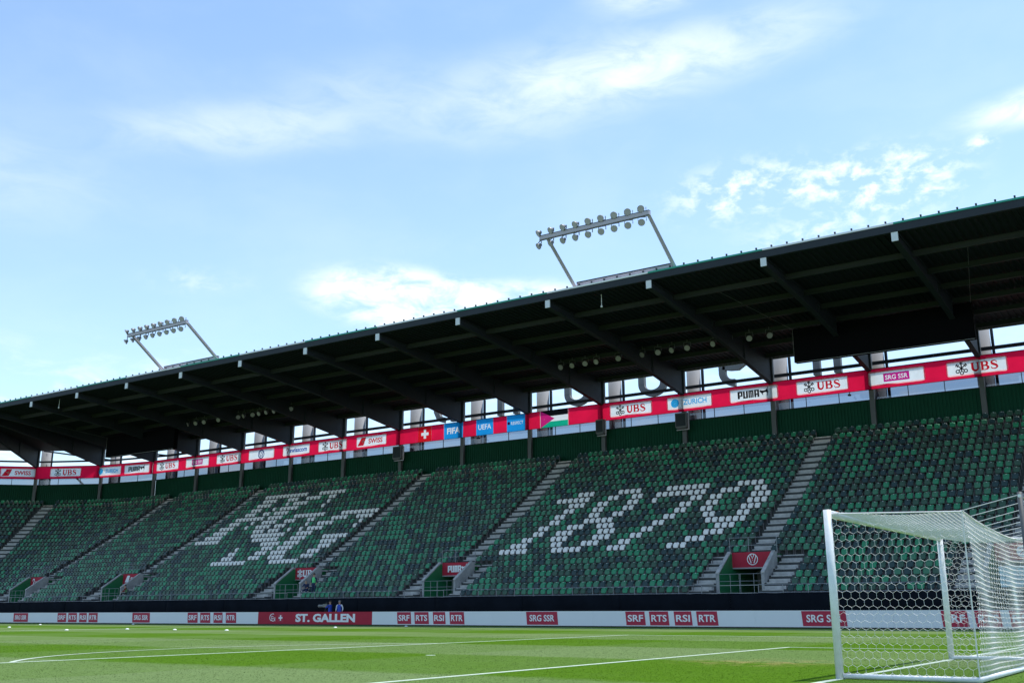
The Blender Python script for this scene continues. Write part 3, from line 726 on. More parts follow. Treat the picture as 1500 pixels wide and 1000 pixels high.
# ------------------------------------------------------------------ advertising boards
BRD = [(-102,-87,[(-92.01,-89.61,'SRG SSR')]), (-87,-76.4,[(-84.85,-83.52,'SRF'),(-83.21,-81.91,'RTS'),(-81.55,-80.43,'RSI'),(-80.13,-78.82,'RTR')]),
 (-76.4,-69.1,[(-73.9,-71.55,'SRG SSR')]), (-69.1,-58.31,[(-66.65,-65.42,'SRF'),(-65.09,-63.88,'RTS'),(-63.47,-62.41,'RSI'),(-62.01,-60.81,'RTR')]),
 (-58.31,-46.53,None), (-46.53,-36.0,[(-44.17,-42.93,'SRF'),(-42.6,-41.35,'RTS'),(-40.96,-39.9,'RSI'),(-39.52,-38.3,'RTR')]),
 (-36.0,-28.3,[(-33.27,-30.91,'SRG SSR')]), (-28.3,-17.8,[(-26.03,-24.73,'SRF'),(-24.43,-23.17,'RTS'),(-22.8,-21.68,'RSI'),(-21.36,-20.06,'RTR')]),
 (-17.8,-10.2,[(-15.09,-12.66,'SRG SSR')]), (-10.2,.2,[(-7.78,-6.53,'SRF'),(-6.18,-4.97,'RTS'),(-4.57,-3.49,'RSI'),(-3.1,-1.8,'RTR')]), (.2,8,[(3,5.4,'SRG SSR')])]
BL = ['white board with one crimson SRG SSR plate at the far left','far left white board with four crimson plates SRF RTS RSI RTR','white board with one SRG SSR plate between the two left four-plate boards','white board with four crimson plates just left of the ST. GALLEN board','crimson ST. GALLEN advertising board with white lettering and cross','white board with four crimson plates just right of the ST. GALLEN board','white board with one SRG SSR plate in the middle','white board with four crimson plates left of the near goal post','white board whose SRG SSR plate is crossed by the near goal post','white board with crimson plates seen through the goal net','white board right of the goal']
for (x0, x1, items), lb in zip(BRD, BL):
    t = thing('advertising_board', lb, 'board', (x0, 37.5, 0), 0, 'advertising boards along the pitch')
    w = x1-x0
    b = MB(); b.box(0.004, w-.004, 0, .12, .07, .955); b.build('panel', REDB if items is None else BOARDW, t)
    b = MB(); b.box(0.006, w-.006, .01, .11, 0, .0695); b.build('base', BLACK, t)
    if items:
        for a, c, s_ in items:
            b = MB(); k = .035; a -= x0; c -= x0
            b.prism_y([(a-k, .925), (c-k, .925), (c+k, .125), (a+k, .125)], -.012, -.002); pl = b.build('logo_plate', CRIM, t)
            words(s_, WPRINT, (c-a)*.80, .40, ((a+c)/2, -.0125, .53), pl, .02)
    else:
        words('ST. GALLEN', WPRINT, 6.05, .60, (7.12, -.003, .52), t, .045)
        X = 2.5; b = MB(); b.box(X-.3, X+.3, -.014, -.003, .2, .84); b.build('cross_square', CRIM, t)
        b = MB(); b.box(X-.2, X+.2, -.026, -.0145, .46, .58); b.box(X-.06, X+.06, -.0262, -.0145, .32, .72); b.build('cross', WPRINT, t)
        b = MB(); cx_ = 1.58
        b.strip(arc(cx_, .55, .28, .25, 100, 250, 8), .05, -.012, -.003); b.strip(arc(cx_+.05, .62, .25, .2, 60, 170, 8), .05, -.0125, -.003)
        b.strip(arc(cx_+.1, .5, .2, .22, -140, 20, 8), .05, -.013, -.003); b.strip([(cx_-.1,.3),(cx_+.05,.5),(cx_+.3,.42),(cx_+.32,.28)], .05, -.0135, -.003)
        b.strip(arc(cx_, .55, .12, .1, 0, 270, 6), .04, -.014, -.003)
        b.build('swirl_emblem', WPRINT, t)

# ------------------------------------------------------------------ roof
RY = 62.42
def zu(Y): return 22.42-.046*(Y-40.3)          # underside of the deck
roof = thing('stand_roof', 'dark cantilever roof over the stand with tapered steel girders', 'roof', (0,0,0))
RX0, RX1 = CX, 14.0
def corr(b, x0, x1, y0, y1, pitch=.42, d=.07):
    n = int((x1-x0)/pitch); xs = []
    for i in range(n):
        a = x0+(x1-x0)*i/n; w = (x1-x0)/n; xs += [(a, 0), (a+.4*w, 0), (a+.5*w, d), (a+.9*w, d)]
    xs.append((x1, 0)); k = len(b.v)
    for x, q in xs: b.v += [(x, y0, zu(y0)+q), (x, y1, zu(y1)+q)]
    for i in range(len(xs)-1): b.face((k+2*i, k+2*i+1, k+2*i+3, k+2*i+2))
edges = [XR]+[q for q in POSTS if q < XR]
for i in range(len(edges)-1):
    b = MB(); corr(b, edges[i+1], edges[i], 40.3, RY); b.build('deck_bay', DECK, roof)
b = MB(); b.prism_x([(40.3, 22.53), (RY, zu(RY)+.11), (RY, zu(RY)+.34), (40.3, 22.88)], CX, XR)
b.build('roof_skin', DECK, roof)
# corner deck
b = MB(); n = 24
for i in range(n+1):
    a = R(72*i/n)
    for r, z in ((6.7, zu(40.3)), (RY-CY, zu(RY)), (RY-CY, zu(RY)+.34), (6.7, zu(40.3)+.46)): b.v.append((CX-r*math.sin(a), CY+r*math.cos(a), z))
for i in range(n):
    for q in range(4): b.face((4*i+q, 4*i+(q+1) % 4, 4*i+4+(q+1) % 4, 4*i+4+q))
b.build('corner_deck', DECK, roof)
b = MB(); b.box(CX, XR, 40.02, 40.3, 22.44, 22.9); arc_box(b, 40.02-CY, 40.3-CY, 22.44, 22.9, 0, 72, 14); b.build('gutter', DARK, roof)
b = MB(); b.box(CX, XR, RY+.002, RY+.16, zu(RY)-.06, zu(RY)+.36); b.build('rear_trim', mat('rear_trim_grey', (.16,.16,.17), .5), roof)
def beam_mesh():
    b = MB(); w = .19
    # web with wide bottom flange, profile in y,z
    prof = [(40.12, 21.91), (50.0, 20.93), (61.9, 19.12), (61.9, zu(61.9)-.02), (40.12, zu(40.12)-.02)]
    b.prism_x([(y, z+.06 if i < 3 else z) for i, (y, z) in enumerate(prof)], -.10, .10)
    b.prism_x([(40.12, 21.90), (50.0, 20.92), (61.9, 19.11), (61.9, 19.165), (50.0, 20.975), (40.12, 21.955)], -w, w)
    b.prism_x([(40.12, zu(40.12)-.08), (61.9, zu(61.9)-.08), (61.9, zu(61.9)-.021), (40.12, zu(40.12)-.021)], -w, w)
    for y in (50.0, 56, 61.7): 
        zb = 20.98 if y == 50 else (20.02 if y == 56 else 19.2); b.box(-w+.01, w-.01, y-.012, y+.012, zb, zu(y)-.081)
    return b.mesh('girder', DARK)
bmesh_ = beam_mesh()
pl = MB().box(-.19, .19, 40.04, 40.115, 21.88, 22.43).mesh('end_plate', PLATE)
# posts (dark steel) and round columns behind them
postm = MB().box(-.19, .19, -.14, .14, 13.2, 21.38).mesh('post', mat('post_grey', (.085,.085,.09), .5, var=.1))
cm = MB(); cm.tube((0,0,0), (0,0,22.1), .62, n=24); colm = cm.mesh('column', COLUMN, True)
edge = MB().box(-.10, .10, -.1, .1, 14, 21.9).mesh('column_edge', DARK)
for x in POSTS:
    if x < CX-.5 or x > XR: continue
    g_ = link('girder', bmesh_, roof, (x, 0, 0)); link('end_plate', pl, g_)
    link('post', postm, roof, (x, 62.05, 0)); link('column', colm, roof, (x-.1, 64.55, 0)); link('column_edge', edge, roof, (x+.62, 64.9, 0))
for i in range(0, 5):
    a = R(18*i+ (0 if i else 0))
    if i == 0: continue
    Mx = Matrix.Translation((CX, CY, 0)) @ Matrix.Rotation(a, 4, 'Z') @ Matrix.Translation((0, -CY, 0))
    for nm, me, lo in (('girder', bmesh_, (0,0,0)), ('post', postm, (0,62.05,0)), ('column', colm, (0,64.55,0)), ('column_edge', edge, (.62,64.9,0))):
        o = link(nm, me, roof); o.matrix_local = Mx @ Matrix.Translation(lo)
        if nm == 'girder': link('end_plate', pl, o)
for y in (43.6, 47.2, 50.6, 54.0, 57.4, 60.8):
    zt = zu(y)-.02
    for i in range(len(edges)-1):
        xa, xb = edges[i+1]+.11, edges[i]-.11
        b = MB(); b.box(xa, xb, y-.10, y+.10, zt-.36, zt-.31); b.box(xa, xb, y-.02, y+.02, zt-.31, zt-.05); b.box(xa, xb, y-.10, y+.10, zt-.05, zt); b.build('purlin', mat('purlin_paint', (.042,.048,.050), .6, spec=.2), roof)
# dark horizontal rail in the gap behind the banner
b = MB(); b.box(CX, XR, 63.6, 63.8, 20.02, 20.28); b.build('rear_rail', DARK, roof)
for i in range(4):
    p0, p1 = cpost(i, 63.7-CY), cpost(i+1, 63.7-CY); b = MB(); b.tube((p0[0],p0[1],20.15), (p1[0],p1[1],20.15), .13, n=6); b.build('rear_rail', DARK, roof)
    if i in (0, 1):
        b = MB(); b.tube((p0[0],p0[1],20.2), (p1[0],p1[1],21.6), .11, n=6); b.build('brace', DARK, roof)
p0, p1 = cpost(1, 62.6-CY), cpost(2, 62.6-CY); b = MB(); b.tube((*p0, 14.6), ((p0[0]+p1[0])/2, (p0[1]+p1[1])/2, 18.5), .12, n=6); b.build('brace', DARK, roof)
# coloured rim strips and clamps
spike = MB().box(-.035, .035, -.035, .035, 0, .14).box(-.05, .05, -.05, .05, .14, .24).mesh('clamp', DARK)
for i in range(len(edges)-1):
    xa, xb = edges[i+1], edges[i]
    n_bay = round((-8.82-xb)/BAY)
    b = MB(); b.box(xa, xb, 39.98, 40.5, 22.905, 23.02); b.build('rim_strip', RIMG if n_bay % 2 else RIMW, roof)
    for j in range(8): link('clamp', spike, roof, (xa+(xb-xa)*(j+.5)/8, 40.3, 23.02))
# hanging microphones
for x, lb in ((-29.06, 'near the bigger floodlight'), (-93.7, 'far left')):
    t = thing('hanging_microphone', f'small white ball on a rod under the roof edge, {lb}', 'microphone', (x, 40.9, 21.5), 0, 'hanging microphones')
    b = MB(); b.tube((0,0,.1), (0,0,.93), .022, n=6); b.build('rod', WHITE, t)
    b = MB(); b.tube((0,0,-.06), (0,0,0), .06, .09, n=10); b.tube((0,0,0), (0,0,.10), .09, .03, n=10); b.build('head', WHITE, t)
# video screens
for x0, x1, z0, z1, lb in ((-20.1,-7.5,18.77,21.32,'large black video screen hanging under the roof at right'), (-104.15,-91.7,18.7,21.05,'black video screen hanging under the far left roof')):
    t = thing('video_screen', lb, 'screen', (x0, 54.0, z0), 0, 'hanging video screens'); w, hh = x1-x0, z1-z0
    b = MB(); b.box(0, w, 0, .5, 0, hh); b.build('housing', SCREEN, t)
    b = MB(); b.box(.08, w-.08, -.02, -.001, .08, hh-.08); b.build('display', mat('display_off', (.004,.004,.006), .7, spec=.05), t)
    b = MB(); b.box(-.03, 0, -.03, .05, 0, hh); b.build('edge_trim', LAMPB, t)
    b = MB(); b.box(.02, w-.02, -.03, .02, -.035, -.001); b.build('lower_trim', STEEL, t)
    for xx in (.3, w/2, w-.3):
        b = MB(); b.tube((xx, .25, hh), (xx, .25, zu(54.25)-z0), .03, n=6); b.build('hanger', DARK, t)
    b = MB(); b.tube((.05, .0, hh-.05), (-1.6, -9.5, zu(44.5)-z0-.1), .011, n=5); b.build('stay_cable', STEEL, t)
    b = MB(); b.tube((w-.05, .0, hh-.05), (w+1.8, -9.5, zu(44.5)-z0-.1), .011, n=5); b.build('stay_cable', STEEL, t)
# spot lights in two rows under the roof
bw = MB(); n = 14
prof = [(0,.10),(.10,.13),(.2,.22),(.30,.235)]
for d, r in prof:
    for i in range(n): bw.v.append((r*math.cos(2*math.pi*i/n), -d, r*math.sin(2*math.pi*i/n)))
for q in range(3):
    for i in range(n): j = (i+1) % n; bw.face((q*n+i, q*n+j, q*n+n+j, q*n+n+i))
bw.face(tuple(range(n)))
bowl = bw.mesh('housing', LAMPB, True)
lens = MB().prism_y(disc(0, 0, .225, 16), -.298, -.27).mesh('lens', LENS)
yoke = MB().strip([(-.27, 0), (-.27, .35), (.27, .35), (.27, 0)], .04, -.19, -.13).box(-.03, .03, -.19, -.13, .36, .62).mesh('yoke', LAMPB)
rows_ = (((-40.48,-39.32,-38.1,-36.95,-34.95,-33.8,-32.6,-31.3,-29.95,-28.7,-26.4,-25.05,-23.5,-22.0), 'right'), ([-90.7+1.35*i for i in range(4)]+[-84.3,-82.9]+[-81.3+1.15*i for i in range(8)], 'left'))
for xs, sd_ in rows_:
    for i, x in enumerate(xs):
        t = thing('roof_spotlight', f'{ORD[i]} round spotlight from the left in the {sd_}-hand row under the roof', 'spotlight', (x, 54.0, 21.22), 0, 'spotlights under the roof')
        yw = R(random.uniform(-18, 55) if i > 3 else random.uniform(-5, 25))
        for nm, me in (('housing', bowl), ('lens', lens)):
            o = link(nm, me, t); o.rotation_euler = (R(28), 0, yw)
        o = link('yoke', yoke, t); o.rotation_euler = (0, 0, yw)
# loudspeaker boxes on the posts
for x, z, w in ((-33.0, 16.8, 1.05), (-41.05, 17.05, .8), (-65.1, 16.75, 1.1)):
    t = thing('loudspeaker', f'dark box loudspeaker on a wall post below the {"ZURICH panel" if x == -33.0 else ("flag end of the banner" if x > -42 else "banner left of the cross flag")}', 'loudspeaker', (x, 61.55, z), 0, 'loudspeakers on wall posts')
    b = MB(); b.prism_y([(-w/2, .68), (w/2, .68), (w/2, -.55), (w/2-.12, -.68), (-w/2+.12, -.68), (-w/2, -.55)], -.3, .25); b.build('cabinet', mat('cabinet_grey', (.11,.11,.115), .6), t)
    b = MB(); b.box(-w/2+.08, w/2-.08, -.32, -.301, -.48, .58); b.build('grille', DARK, t)
    b = MB(); b.tube((w/2+.08, 0, -.75), (w/2+.08, 0, .75), .04, n=8); b.tube((-w/2, 0, -.76), (w/2+.1, 0, -.76), .05, n=8); b.build('bracket', STEELP, t)
# small cameras hung under the banner
for x, lb in ((-14.9, 'right, near the SRG SSR panel'), (-54.9, 'below the UEFA square')):
    t = thing('surveillance_camera', f'tiny dark camera hanging under the red banner, {lb}', 'camera', (x-3.6 if x > -20 else x, 61.6, 17.35), 0, 'cameras under the banner')
    b = MB(); b.tube((0,-.2,0), (0,.2,.06), .09, n=8); b.build('camera_body', BLACK, t); b = MB(); b.tube((0,.05,.05), (0,.05,.32), .03, n=6); b.build('bracket', BLACK, t)

# floodlight frames on the roof edge
def floodlight(x0, x1, label):
    t = thing('floodlight_frame', label, 'floodlight', (x0, 40.6, 22.99), 0, 'floodlight frames on the roof edge')
    w = x1-x0; T = (-3.85, 2.78)       # top bar: y, z relative to base
    for x in (0, w):
        b = MB(); b.tube((x, 0, .02), (x, T[0], T[1]), .15, .13, n=4); b.build('leg', STEELP, t)
        b = MB(); b.tube((x, .25, .02), (x, T[0]+.25, T[1]), .05, n=4); b.build('leg_rail', DARK, t)
    b = MB(); b.box(-.5, w+.14, T[0]-.13, T[0]+.13, T[1]-.13, T[1]+.13); b.build('top_bar', STEELP, t)
    b = MB(); b.box(-.5, w+.14, T[0]-.13, T[0]+.13, T[1]+.131, T[1]+.18); b.build('cable_tray', DARK, t)
    b = MB(); b.box(0.1, w-.1, -.12, .12, .12, .42); b.build('base_bar', STEELP, t)
    b = MB(); b.box(0.1, w-.1, -.14, .14, .421, .50); b.build('base_tray', DARK, t)
    for i in range(9):
        for up in (1, -1):
            x = -.42+(w-.02)*i/8
            yw = R(-38+62*i/8 + random.uniform(-6, 6)); z = T[1]+(.46 if up > 0 else -.46)
            lp = link('lamp', bowl, t, (x, T[0]-.05, z)); lp.rotation_euler = (R(33 if up > 0 else 38), 0, yw); lp.scale = (1.0, 1.0, 1.0)
            link('lens', lens, lp)
            o = link('yoke', yoke, t, (x, T[0]-.05+.12, z)); o.rotation_euler = (0, R(180 if up > 0 else 0), yw); o.scale = (1, 1, .7)
floodlight(-30.9, -23.15, 'large slanting floodlight frame with round lamps on the roof edge, nearer one at right')
floodlight(-76.5, -68.77, 'smaller looking distant floodlight frame with round lamps on the roof edge at left')

# outside lettering seen from behind through the gap
def letter(label, paths, x, depth=.45):
    t = thing('sign_letter', label, 'letter', (x, 67.0, 20.55), 0, 'big grey letters behind the stand')
    for P in paths:
        b = MB(); b.strip(P, .62, 0, depth); b.build('stroke', LETTER, t)
bowlP = [(-1.15, 2.4), (-1.15, 1.2)]+arc(0, 1.2, 1.15, .9, 180, 360, 14)+[(1.15, 2.4)]
letter('grey rounded U-shaped sign letter seen just right of the tricolour flag', [bowlP], -46.8)
letter('grey rounded U-shaped sign letter seen above the left UBS panel of the right banner', [bowlP], -38.5)
letter('grey hooked sign letter seen above the PUMA panel at right', [[(-1.0, 2.6), (-1.0, 1.5)]+arc(.1, 1.3, 1.1, 1.0, 170, 275, 10), [(-.9, 1.9), (-.2, 1.75), (.5, 1.7), (1.0, 2.0), (1.15, 2.6)]], -30.4)
letter('pair of straight grey sign strokes seen below the right video screen', [[(-.95, 0), (-.95, 3)], [(.85, 0), (.85, 3)], ], -21.75)
letter('straight grey sign stroke seen above the UEFA square', [[(-1.0, 0), (-1.0, 3)], [(1.0, 0), (1.0, 3)]], -55.15)
letter('curved grey sign stroke seen above the white cross flag', [[(-1.4, 2.4), (-1.3, 1.3), (-.9, .5), (-.2, .3)], [(1.0, 0.05), (1.0, 2.4)]], -63.3)

# ------------------------------------------------------------------ seats
def rsq(w, h, r, z0):   # rounded outline in x,z bottom at z0
    return [(x, z+z0+h/2) for x, z in rrect(w, h, r, 2)]
def seat_parts():
    back = MB()
    # backrest shell, leaning back, curled top
    o1 = rsq(.395, .31, .07, .40); n = len(o1)
    back.v = [(x, .10+.20*(z-.40), z) for x, z in o1]+[(x, .135+.20*(z-.40), z) for x, z in o1]
    back.face(tuple(range(n))); back.face(tuple(n+i for i in reversed(range(n))))
    for i in range(n): j = (i+1) % n; back.face((i, n+i, n+j, j))
    pan = MB(); o2 = rsq(.385, .325, .08, .315); o3 = rsq(.345, .285, .07, .335)
    pan.v = [(x, -.06+.20*(z-.32), z) for x, z in o3]+[(x, -.025+.20*(z-.32), z) for x, z in o2]+[(x, .03+.20*(z-.32), z) for x, z in o2]
    pan.face(tuple(range(n))); pan.face(tuple(2*n+i for i in reversed(range(n))))
    for q in (0, n):
        for i in range(n): j = (i+1) % n; pan.face((q+i, q+n+i, q+n+j, q+j))
    br = MB(); br.box(-.232, -.212, -.02, .10, .0, .50); br.box(.212, .232, -.02, .10, .0, .50); br.box(-.21, .21, .04, .08, .30, .33)
    tg = MB(); tg.box(-.04, .04, .135, .15, .672, .70)  # small pale tab at the top centre of the backrest
    return back, pan, br, tg
S_BACK, S_PAN, S_BR, S_TAB = seat_parts()
def tone_pick(rnd):
    r = rnd.random()
    return 0 if r < .24 else (1 if r < .48 else (2 if r < .74 else 3))
AB = {18: [(-31, 3), (-24, 4), (-16, 7), (-5, 4)], 17: [(-34, 6), (-25, 2), (-21, 2), (-17, 8), (-7, 3), (-2, 2)], 16: [(-31, 3), (-26, 2), (-21, 2), (-17, 1), (-11, 2), (-8, 2), (-2, 3)], 15: [(-31, 2), (-26, 2), (-21, 2), (-12, 2), (-8, 2), (-2, 3)], 14: [(-32, 2), (-26, 2), (-22, 2), (-12, 2), (-8, 2), (-2, 3)], 13: [(-32, 2), (-26, 5), (-13, 2), (-7, 2), (-2, 2)], 12: [(-33, 2), (-28, 3), (-23, 3), (-14, 2), (-6, 6)], 11: [(-33, 2), (-29, 3), (-22, 3), (-15, 2), (-4, 3)], 10: [(-34, 2), (-29, 3), (-22, 3), (-16, 2), (-5, 3)], 9: [(-35, 3), (-28, 2), (-23, 3), (-17, 2), (-7, 3)], 8: [(-36, 5), (-27, 5), (-18, 3), (-9, 3)]}
CD = {23: [(-35, 12), (-20, 7)], 22: [(-34, 4), (-27, 3), (-22, 4), (-16, 2)], 21: [(-34, 4), (-26, 1), (-24, 4), (-15, 1)], 20: [(-34, 3), (-28, 1), (-26, 5), (-15, 1)], 19: [(-34, 3), (-29, 2), (-26, 4)], 18: [(-35, 8), (-26, 4), (-19, 8), (-7, 9)], 17: [(-35, 3), (-29, 1), (-26, 4), (-20, 3), (-14, 2), (-8, 4), (-2, 4)], 16: [(-36, 4), (-29, 1), (-26, 4), (-21, 3), (-13, 1), (-10, 4), (0, 1)], 15: [(-36, 4), (-25, 3), (-21, 3), (-16, 1), (-13, 1), (-11, 4), (0, 1)], 14: [(-38, 5), (-25, 9), (-13, 4)], 13: [(-39, 7), (-23, 7), (-13, 4), (-5, 6)], 12: [(-19, 5), (-13, 4), (-4, 4)], 11: [(-24, 1), (-17, 3), (-13, 4), (-3, 3)], 10: [(-24, 2), (-17, 3), (-13, 4), (-4, 3)], 9: [(-24, 3), (-17, 3), (-12, 4), (-4, 3)], 8: [(-25, 9), (-10, 7)]}
rnd = random.Random(11)
seats = []     # (x, y, z, rot, tone, row, block, idx)
def white_set(tab, row): return {m+q for m, n in tab.get(row, []) for q in range(n)}
blocks = [  # name, lower (x0, first m, count), upper, pattern
    ('AB', -22.9, 2, 42, -22.68, 2, 41, AB), ('CD', -62.36, 1, 42, -62.70, 1, 41, CD)]
def add_seat(x, y, z, rot, tone, row, blk, idx): seats.append((x, y, z, rot, tone, row, blk, idx))
def blocked(x, row): return row <= 6 and any(abs(x-p) < 3.2 for p in PORTALS)
for nm, xl, ml, nl, xu, mu, nu, tab in blocks:
    for row in range(1, 27):
        k = row-1; W_ = white_set(tab, row)
        x0, m0, cnt, pt = (xl, ml, nl, .531) if row < 15 else (xu, mu, nu, .5435)
        for j in range(cnt):
            m = m0-j; x = x0+pt*m
            tn = tone_pick(rnd)
            if blocked(x, row): continue
            add_seat(x, rowY(k), tread(k), 0, 4 if m in W_ else tn, row, nm, j+1)
for nm, xa, xb in (('GB', -20.05, -5.6), ('R', -4.2, 10), ('AC', -60.15, -45.45), ('DE', -100.05, -85.5), ('E', -105.6, -101.45)):
    for row in range(1, 27):
        k = row-1; pt = .531 if row < 15 else .5435
        n = int((xb-xa)/pt); off = ((xb-xa)-n*pt)/2
        for j in range(n):
            x = xa+off+pt*(j+.5); tn = tone_pick(rnd)
            if blocked(x, row): continue
            add_seat(x, rowY(k), tread(k), 0, tn, row, nm, j+1)
for row in range(1, 27):                       # rounded corner
    k = row-1; r = rowY(k)-CY; n = int(R(58)*r/.54)
    for j in range(n):
        a = (j+.5)*.54/r; tn = tone_pick(rnd)
        if abs(a-R(31.2))*r < .95: continue
        add_seat(CX-r*math.sin(a), CY+r*math.cos(a), tread(k), a, tn, row, 'corner', j+1)
cloc = Vector((5.346, -20.343, 1.041))
def fv(s):
    d = Vector(s[:3])-cloc; return d.dot(cam_f), d.dot(cam_r)/d.dot(cam_f)*1528.9+750
cand = sorted([s for s in seats if s[4] != 4 and fv(s)[1] < 1497], key=lambda s: fv(s)[0])[:300]
whites = sorted([s for s in seats if s[4] == 4], key=lambda s: fv(s)[0])[:300]
indiv = set(id(s) for s in cand+whites)
TN = ['bright green', 'mid green', 'grey green', 'dark teal', 'white']
SM = {}
for ti in range(5): SM[ti] = (S_BACK.mesh('backrest', SEATS[ti]), S_PAN.mesh('seat_pan', SEATS[ti]))
BRM = S_BR.mesh('bracket', BRACK); TGM = S_TAB.mesh('pale_tab', TABM)
TENS = {20:'twentieth',30:'thirtieth',40:'fortieth'}
def ordw(n):
    if n <= 16: return ORD[n-1]
    if n < 20: return ('seventeenth','eighteenth','nineteenth')[n-17]
    if n % 10 == 0: return TENS[n]
    return {2:'twenty',3:'thirty',4:'forty'}[n//10]+'-'+ORD[n % 10-1]
BD = {'GB': '{} right of the near stairway', 'R': '{} behind the net', 'AB': '{} left of the near stairway', 'CD': '{} left of the emblem stairway', 'AC':'{} in the middle block'}
for s in cand+whites:
    x, y, z, rot, tn, row, blk, idx = s
    lb = f'{TN[tn]} folding seat in the {ordw(row)} row, '+BD.get(blk, '{} along').format(ordw(idx))
    t = thing('white_seat' if tn == 4 else 'folding_seat', lb, 'white seat' if tn == 4 else 'seat', (x, y, z), rot+R(rnd.uniform(-1.2, 1.2)), 'white seats forming figures' if tn == 4 else 'green folding seats')
    link('backrest', SM[tn][0], t); link('seat_pan', SM[tn][1], t); link('bracket', BRM, t); link('pale_tab', TGM, t)
big = MB()
for s in seats:
    if id(s) in indiv: continue
    x, y, z, rot, tn = s[:5]; rot += R(rnd.uniform(-1.2, 1.2)); c, q = math.cos(rot), math.sin(rot)
    for part, mi in ((S_BACK, tn), (S_PAN, tn), (S_BR, 5), (S_TAB, 6)):
        b0 = len(big.v)
        big.v += [(x+a*c-b_*q, y+a*q+b_*c, z+d) for a, b_, d in part.v]
        for f in part.f: big.f.append(tuple(b0+i for i in f)); big.m.append(mi)
o = big.build('folding_seats', SEATS+[BRACK, TABM])
tag(o, 'remaining rows of green and white folding seats across the stand', 'seats', kind='stuff')

# ------------------------------------------------------------------ goal
goal = thing('football_goal', 'white football goal with hexagonal net in the right foreground', 'goal', (0,0,0))
for y in (-3.72, 3.72):
    b = MB(); b.tube((0, y, 0), (0, y, 2.56), .062, n=16); b.build('post', GOALM, goal, True)
b = MB(); b.tube((0, -3.66, 2.5), (0, 3.66, 2.5), .062, n=16); b.build('crossbar', GOALM, goal, True)
b = MB(); b.tube((0, -3.7, .045), (2.0, -3.7, .045), .04, n=10); b.tube((0, 3.7, .045), (2.0, 3.7, .045), .04, n=10); b.tube((2.0, -3.7, .045), (2.0, 3.7, .045), .04, n=10)
b.build('ground_frame', GOALM, goal, True)
b = MB(); b.tube((0.0, -3.2, 2.43), (0.0, -3.2, 2.575), .02, n=6); b.build('orange_tie', mat('orange', (.55,.14,.02), .6), goal)
def hexnet(fun, U, V, cw, name, rad=.0042):
    """hexagon cells; fun(u,v) maps metres on the panel to space"""
    b = MB(); ch = cw/math.sqrt(3); rowh = 1.5*ch
    nu_, nv = int(U/cw)+1, int(V/rowh)+1
    def cl(u, v): return fun(min(max(u, 0), U), min(max(v, 0), V))
    def seg(p, q):
        if (p-q).length > .01: b.tube(p, q, rad, n=3, caps=False)
    for i in range(nv):
        for j in range(nu_+1):
            u0 = (j+(.5 if i % 2 else 0))*cw; v0 = i*rowh
            if u0 > U+cw*.5: continue
            top = cl(u0, v0+ch); a = cl(u0-cw/2, v0+ch/2); c = cl(u0+cw/2, v0+ch/2)
            seg(a, top); seg(top, c)
            if u0+cw/2 <= U+.02: seg(c, cl(u0+cw/2, v0-ch/2))
    return b.build(name, NET, goal)
def wob(u, v, s=.02): return s*math.sin(2.3*u+1.1*v)+s*.6*math.sin(4.1*v-1.7*u)
def nside(y): return lambda u, v: Vector((u+.012*math.sin(5*v+3*u)*math.sin(math.pi*u/2), y+.035*math.sin(2*u+1.5*v)*math.sin(math.pi*u/2), .03+v-.02*math.sin(math.pi*u/2)*math.sin(math.pi*v/2.42)))
hexnet(nside(-3.69), 2.0, 2.42, .128, 'side_net', .0026)
hexnet(nside(3.69), 2.0, 2.42, .128, 'side_net', .0026)
def sagtop(u, v):    # u along goal, v back
    t = v/2.0; y = -3.69+u
    return Vector((v, y, 2.53-.10*t-.13*math.sin(math.pi*t)*(.4+.6*math.sin(math.pi*u/7.38))-.19*t*math.sin(math.pi*u/7.38)+wob(u, v, .008)))
hexnet(sagtop, 7.38, 2.0, .075, 'roof_net', .0056)
def backn(u, v): return Vector((2.0+.05*math.sin(math.pi*v/2.4)+.03*math.sin(2.6*u+.8*v)*math.sin(math.pi*v/2.42)+wob(u, v, .012), -3.69+u, .03+v*(1-.079*math.sin(math.pi*u/7.38))))
hexnet(backn, 7.38, 2.42, .092, 'back_net', .0036)
b = MB()
for i in range(24): b.tube(sagtop(7.38*i/24, 2.0), sagtop(7.38*(i+1)/24, 2.0), .012, n=5)
b.tube((2.0,-3.69,.05), (2.0,-3.69,2.43), .010, n=5); b.tube((2.0,3.69,.05), (2.0,3.69,2.43), .010, n=5); b.tube((0,-3.69,2.5), (2.0,-3.69,2.43), .012, n=5); b.tube((0,3.69,2.5), (2.0,3.69,2.43), .012, n=5)
b.build('edge_rope', NET, goal)
POLE = mat('net_pole', (.055,.068,.08), .6)
for y, lb in ((-3.75, 'near dark grey net support pole behind the goal'), (3.75, 'far dark grey net support pole behind the goal')):
    t = thing('net_pole', lb, 'pole', (2.82, y, 0), 0, 'net support poles')
    b = MB(); b.tube((0,0,0), (0,0,2.66), .036, n=12); b.build('shaft', POLE, t, True)
    b = MB(); b.tube((-.0,-.05,2.6), (0,.05,2.6), .025, n=8); b.build('hook', GOALM, t)
b = MB(); W0 = [Vector((2.82, -3.75+7.5*i/16, 2.62-.22*math.sin(math.pi*i/16))) for i in range(17)]
for i in range(16): b.tube(W0[i], W0[i+1], .007, n=5)
b.tube(sagtop(0, 2.0), W0[0], .007, n=5)
for i in range(1, 14): 
    u = .52*i; q = W0[min(16, round(u/7.5*16))]; b.tube(sagtop(u, 2.0), Vector((2.82, -3.69+u, q.z)), .0055, n=4)
tag(b.build('net_rope', ROPE), 'thin grey ropes pulling the goal net back to the poles', 'rope')

